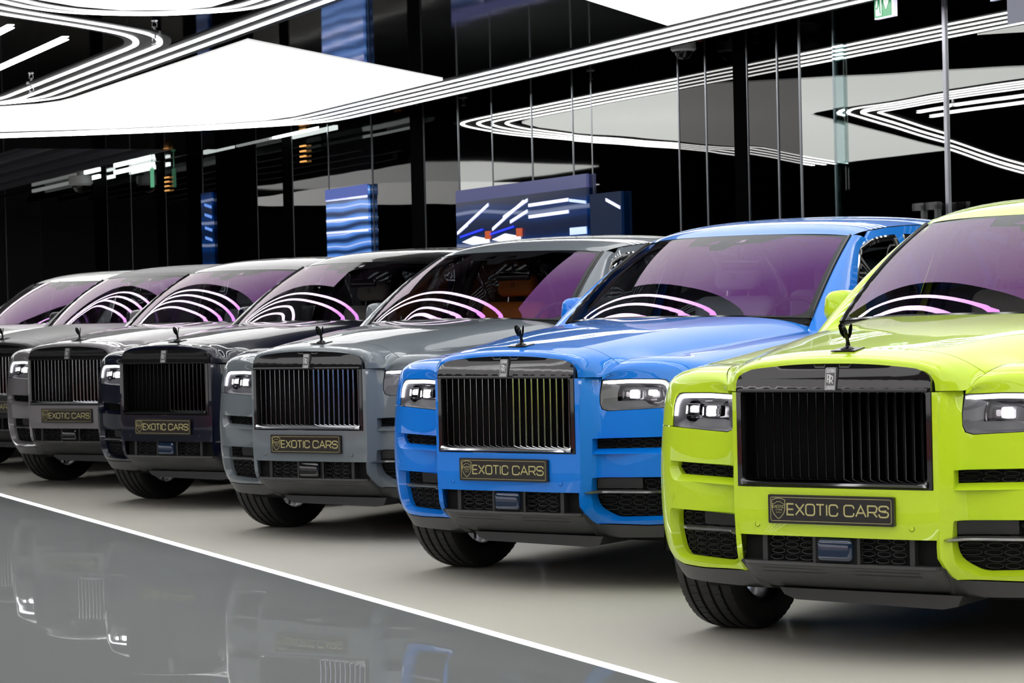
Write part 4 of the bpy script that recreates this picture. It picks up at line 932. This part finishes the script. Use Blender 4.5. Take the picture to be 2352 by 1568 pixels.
        for nm, wp in (('front_side_window', w1), ('rear_side_window', w2), ('quarter_window', w3)):
            q = panel(inset(wp, .030), [], lambda y, z, d: side(y, z, .014+d), .08, 0, .05); o = part(q if sx > 0 else q.mirrored(), nm, 'sg', root)
            wi = inset(wp, .030); wd_ = densify(wp, .05); 
            q = MB(); n = len(wp); lay = [(wp, -.001), (inset(wp, .008), -.004), (inset(wp, .016), -.001), (inset(wp, .020), .008), (inset(wp, .032), .010), (inset(wp, .034), .02)]
            q.v = [side(p[0], p[1], d) for L_, d in lay for p in L_]
            for li in range(len(lay)-1):
                for i in range(n): q.f.append((li*n+i, li*n+(i+1) % n, (li+1)*n+(i+1) % n, (li+1)*n+i))
            part(q if sx > 0 else q.mirrored(), 'window_seal', 'gb', o)
    # --- tail
    q = panel([(TAIL-.615, .33), (TAIL, .33), (TAIL, 1.035), (TAIL-.615, 1.035)], [], belt, .12, .0); part(sym(q), 'tailgate', 'paint', root)
    tg = lambda u, t: (u*(lut([0, 1], [.86, .645], t)), 5.27+(5.05-5.27)*t+.04*math.sin(t*3.14)-.06*abs(u)**3, 1.235+(1.70-1.235)*t-.03*abs(u)**2*t)
    q = MB(); q.grid([[tg(u, t) for u in frange(-1, 1, 16)] for t in frange(0, 1, 8)], True); part(q, 'rear_window', 'gb', root)
    # --- mirrors
    for sx in (-1, 1):
        q = MB(); q.rbox((0, 0, 0), (.14, .24, .15), .05, 5); q.v = [(x, y*(1 if z < 0 else .9)+abs(x)*.1-(.02 if y < 0 else 0)*(1-abs(x)/.1), z*(1-.12*(x/.1))) for x, y, z in q.v]; q.v = [(x+.925, y+2.10, z+1.345) for x, y, z in q.v]
        o = part(q if sx > 0 else q.mirrored(), 'wing_mirror', 'paint', root)
        q = MB(); q.rbox((.925, 2.10, 1.315), (.125, .20, .010), .004, 2); part(q if sx > 0 else q.mirrored(), 'mirror_trim', 'lip', o)
        q = MB(); q.rbox((.90, 2.02, 1.262), (.10, .07, .035), .015, 3); part(q if sx > 0 else q.mirrored(), 'mirror_foot', 'gb', o)
    # --- wheels
    T = [(-.118, .285), (-.128, .31), (-.131, .345), (-.126, .372), (-.116, .386), (-.100, .3925), (-.082, .395)]
    half = [(-.082, .395), (-.080, .387), (-.072, .387), (-.070, .3955), (-.034, .3965), (-.032, .388), (-.021, .388), (-.019, .3965), (0, .397)]
    prof = T+half[1:]+[(-a, r) for a, r in half[:-1]][::-1]+[(-a, r) for a, r in T[:-1]][::-1]
    sip = MB(); sip.lathe(prof, 72, 'x')
    for (cx, cy) in ((-.842, .87), (.842, .87), (-.842, 4.165), (.842, 4.165)):
        sd_ = 1 if cx > 0 else -1
        q = MB(); q.v = [(a+cx, b+cy, c+.3965) for a, b, c in sip.v]; q.f = list(sip.f)
        wh = part(q, 'tyre', 'rub', root, True, 30); 
        # shoulder sipes: small raised blocks
        if cy < 1:
            q = MB()
            for k in range(60):
                t = 2*math.pi*k/60
                M_ = Matrix.Translation((cx, cy, .3965)) @ Matrix.Rotation(t, 4, 'X')
                for s2 in (-1, 1):
                    q.add([M_ @ Vector(v) for v in ((s2*.084, -.0155, .3958), (s2*.1185, -.0125, .3862), (s2*.1185, .0155, .3862), (s2*.084, .0125, .3958), (s2*.084, -.0155, .3925), (s2*.1185, -.0125, .380), (s2*.1185, .0155, .380), (s2*.084, .0125, .3925))], [(0, 1, 2, 3), (0, 4, 5, 1), (1, 5, 6, 2), (2, 6, 7, 3), (3, 7, 4, 0)])
                for s2 in (-.052, .052, 0):
                    q.add([M_ @ Vector(v) for v in ((s2-.015, -.013+s2*.1, .3975), (s2+.015, -.006, .3975), (s2+.015, .018, .3975), (s2-.015, .012, .3975), (s2-.015, -.013, .393), (s2+.015, -.006, .393), (s2+.015, .018, .393), (s2-.015, .012, .393))], [(0, 1, 2, 3), (0, 4, 5, 1), (1, 5, 6, 2), (2, 6, 7, 3), (3, 7, 4, 0)])
            o = part(q, 'tread_blocks', 'rub', wh, False); o['kind'] = 'stuff'
        q = MB(); q.lathe([(-.118, .284), (-.112, .270), (-.10, .262), (.0, .255), (.10, .262), (.112, .270), (.118, .284)], 48, 'x', (cx, cy, .3965))
        rim = part(q, 'rim', 'alloy', wh)
        q = MB(); fx = cx+sd_*.07
        for k in range(14):
            t = 2*math.pi*k/14; M_ = Matrix.Translation((fx, cy, .3965)) @ Matrix.Rotation(t, 4, 'X')
            q.box(-.014, .014, -.012, .012, .04, .27, M_)
        q.lathe([(-.02, 0), (-.02, .07), (.015, .07), (.02, .03), (.02, 0)], 24, 'x', (fx, cy, .3965)); part(q, 'spokes', 'alloy', rim, False)
        q = MB(); q.lathe([(-.012, .06), (-.012, .20), (.012, .20), (.012, .06)], 36, 'x', (cx-sd_*.02, cy, .3965), True); q.box(cx-sd_*.07-.03, cx-sd_*.07+.05, cy-.12, cy+.12, .3965-.02, .3965+.19); part(q, 'brake_disc', 'hlin', rim, False)
    # --- interior
    q = MB(); q.rbox((0, 1.86, 1.16), (1.46, .62, .16), .06, 4); q.rbox((.38, 1.98, 1.235), (.42, .26, .08), .035, 4); q.rbox((0, 2.05, 1.19), (1.4, .2, .08), .03, 3); dash = part(q, 'dashboard', 'dash', root)
    q = MB(); N = 40; rows = []
    for i in range(N+1):
        t = 2*math.pi*i/N; c_, s_ = math.cos(t), math.sin(t); rows.append([(.37+(.185+.014*math.cos(a))*c_, 2.27+(.185+.014*math.cos(a))*s_*.32+.014*math.sin(a), 1.215+(.185+.014*math.cos(a))*s_*.94) for a in frange(0, 2*math.pi, 8)])
    q.grid(rows); q.rbox((.37, 2.26, 1.21), (.16, .05, .10), .02, 3); q.box(.20, .54, 2.25, 2.27, 1.205, 1.225); part(q, 'steering_wheel', 'dash', root)
    for cx in (-.38, .38):
        q = MB(); q.rbox((cx, 2.86, 1.10), (.52, .14, .62), .06, 4); q.v = [(x, y+(z-.8)*.18, z) for x, y, z in q.v]; q.rbox((cx, 2.62, .80), (.52, .55, .18), .07, 4); st = part(q, 'front_seat', 'seat', root)
        q = MB(); q.rbox((cx, 3.0, 1.525), (.30, .11, .20), .045, 5); q.v = [(x, y+(z-1.5)*.15, z-.03*abs(x-cx)/.15*(1 if z > 1.52 else -1)) for x, y, z in q.v]; part(q, 'headrest', 'seat', st)
        q = MB()
        for s_ in (-.07, .07): q.tube([(cx+s_, 2.97, 1.35), (cx+s_, 2.99, 1.45)], .008, 8)
        part(q, 'headrest_post', 'lip', st)
        q = MB(); stroke_text(q, 'R', (cx-.014, 1.505), .034, .004, lambda x, z, d: (x, 2.943-d, z), wmul=.7); part(q, 'headrest_monogram', 'dash', st, False)
    q = MB(); q.rbox((0, 3.95, .82), (1.35, .55, .2), .07, 4); q.rbox((0, 4.2, 1.13), (1.35, .14, .62), .06, 4)
    for cx in (-.38, .38): q.rbox((cx, 4.25, 1.50), (.28, .11, .17), .04, 4)
    part(q, 'rear_bench', 'seat', root)
    q = MB(); q.box(-.80, .80, 1.7, 4.9, .50, .56); q.box(-.9, -.88, 1.8, 4.9, .5, 1.2); q.box(.88, .9, 1.8, 4.9, .5, 1.2); q.box(-.75, .75, 4.88, 4.9, .5, 1.25); part(q, 'cabin_lining', 'mb', root, False)
    q = MB(); q.rbox((0, 2.36, 1.585), (.25, .03, .07), .015, 3); q.tube([(0, 2.36, 1.61), (0, 2.33, 1.68)], .01, 8); part(q, 'rear_view_mirror', 'gb', root)
    q = MB()
    for sx in (-1, 1): q.tube([(sx*.86, 2.95, 1.22), (sx*.74, 2.92, 1.55), (sx*.66, 2.95, 1.73)], .035, 8)
    q.grid([[(u*.66, y, 1.70+.03*math.sin((y-2.35)*1.2)) for u in frange(-1, 1, 6)] for y in (2.40, 3.0, 3.8, 4.8)]); part(q, 'headliner', 'dash', root)
    return root
# ---------------------------------------------------------------- the row of cars
POSES = [(1.1842, 9.0678, .5818), (-.0537, 11.6994, .6109), (-1.2362, 14.3433, .565), (-2.4583, 16.9312, .5867), (-3.5506, 19.205, .5318), (-4.649, 21.5085, .5058), (-5.8277, 23.8104, .5214)]
car0 = build_car()
def tree(o):
    r = [(o, None)]; st = [o]
    while st:
        p = st.pop()
        for c in p.children: r.append((c, p)); st.append(c)
    return r
PARTS = tree(car0)
def role(o):
    return ROLES.get(o.name)
PR = [(o, p, role(o)) for o, p in PARTS]
def copy_car():
    m_ = {}; out = []
    for o, p, r in PR:
        c = o.copy(); COL.objects.link(c); m_[o] = c
        if p is not None: c.parent = m_[p]
        out.append((c, r))
    return m_[car0], out
PLAST = glass('protective film', ((.2, .35, .6), (.5, .7, 1)), .2, .5, (.1, .1, .14))
CARS = [
 ('lime yellow luxury SUV, nearest car at the right end of the row', dict(radar=FILM)),
 ('azure blue luxury SUV parked between the lime yellow and the slate grey one', dict(radar=FILM, paint=P_BLUE, hoodp=P_BLUE, roofp=P_BLUE, slat=CHROME, lip=CHROME, seat=LEATHW)),
 ('plain slate grey luxury SUV with an orange seat behind the windscreen', dict(paint=P_GREY, hoodp=P_GREY, roofp=P_GREY, slat=CHROME, lip=CHROME, seat=LEATHO)),
 ('midnight navy luxury SUV with black grille and black roof', dict(radar=FILM, paint=P_NAVY, hoodp=P_NAVY, roofp=P_BLACK, seat=LEATHC)),
 ('warm silver grey luxury SUV with pale bonnet left of the navy one', dict(paint=P_MAUVE, hoodp=P_MAUVE, roofp=P_MAUVE, slat=CHROME, lip=CHROME, seat=LEATHW)),
 ('dark graphite luxury SUV whose front is cut off by the left picture edge', dict(paint=P_SATIN, hoodp=P_SATIN, roofp=P_SATIN, slat=CHROME, lip=CHROME, seat=LEATHB)),
 ('white luxury SUV farthest away, only its white roof, windscreen and bonnet showing', dict(paint=P_WHITE, hoodp=P_WHITE, roofp=P_WHITE, slat=CHROME, lip=CHROME, seat=LEATHB))]
for i, (lb, ov) in list(enumerate(CARS))[::-1]:
    if i == 0: root, parts = car0, [(o, r) for o, p, r in PR]
    else: root, parts = copy_car()
    X, Y, th = POSES[i]; root.location = (X, Y, 0); root.rotation_euler = (0, 0, -th)
    tag(root, lb, 'car', 'luxury cars parked in a slanted row')
    if 1:
        for o, r in parts:
            if r in ov:
                o.material_slots[0].link = 'OBJECT'; o.material_slots[0].material = ov[r]
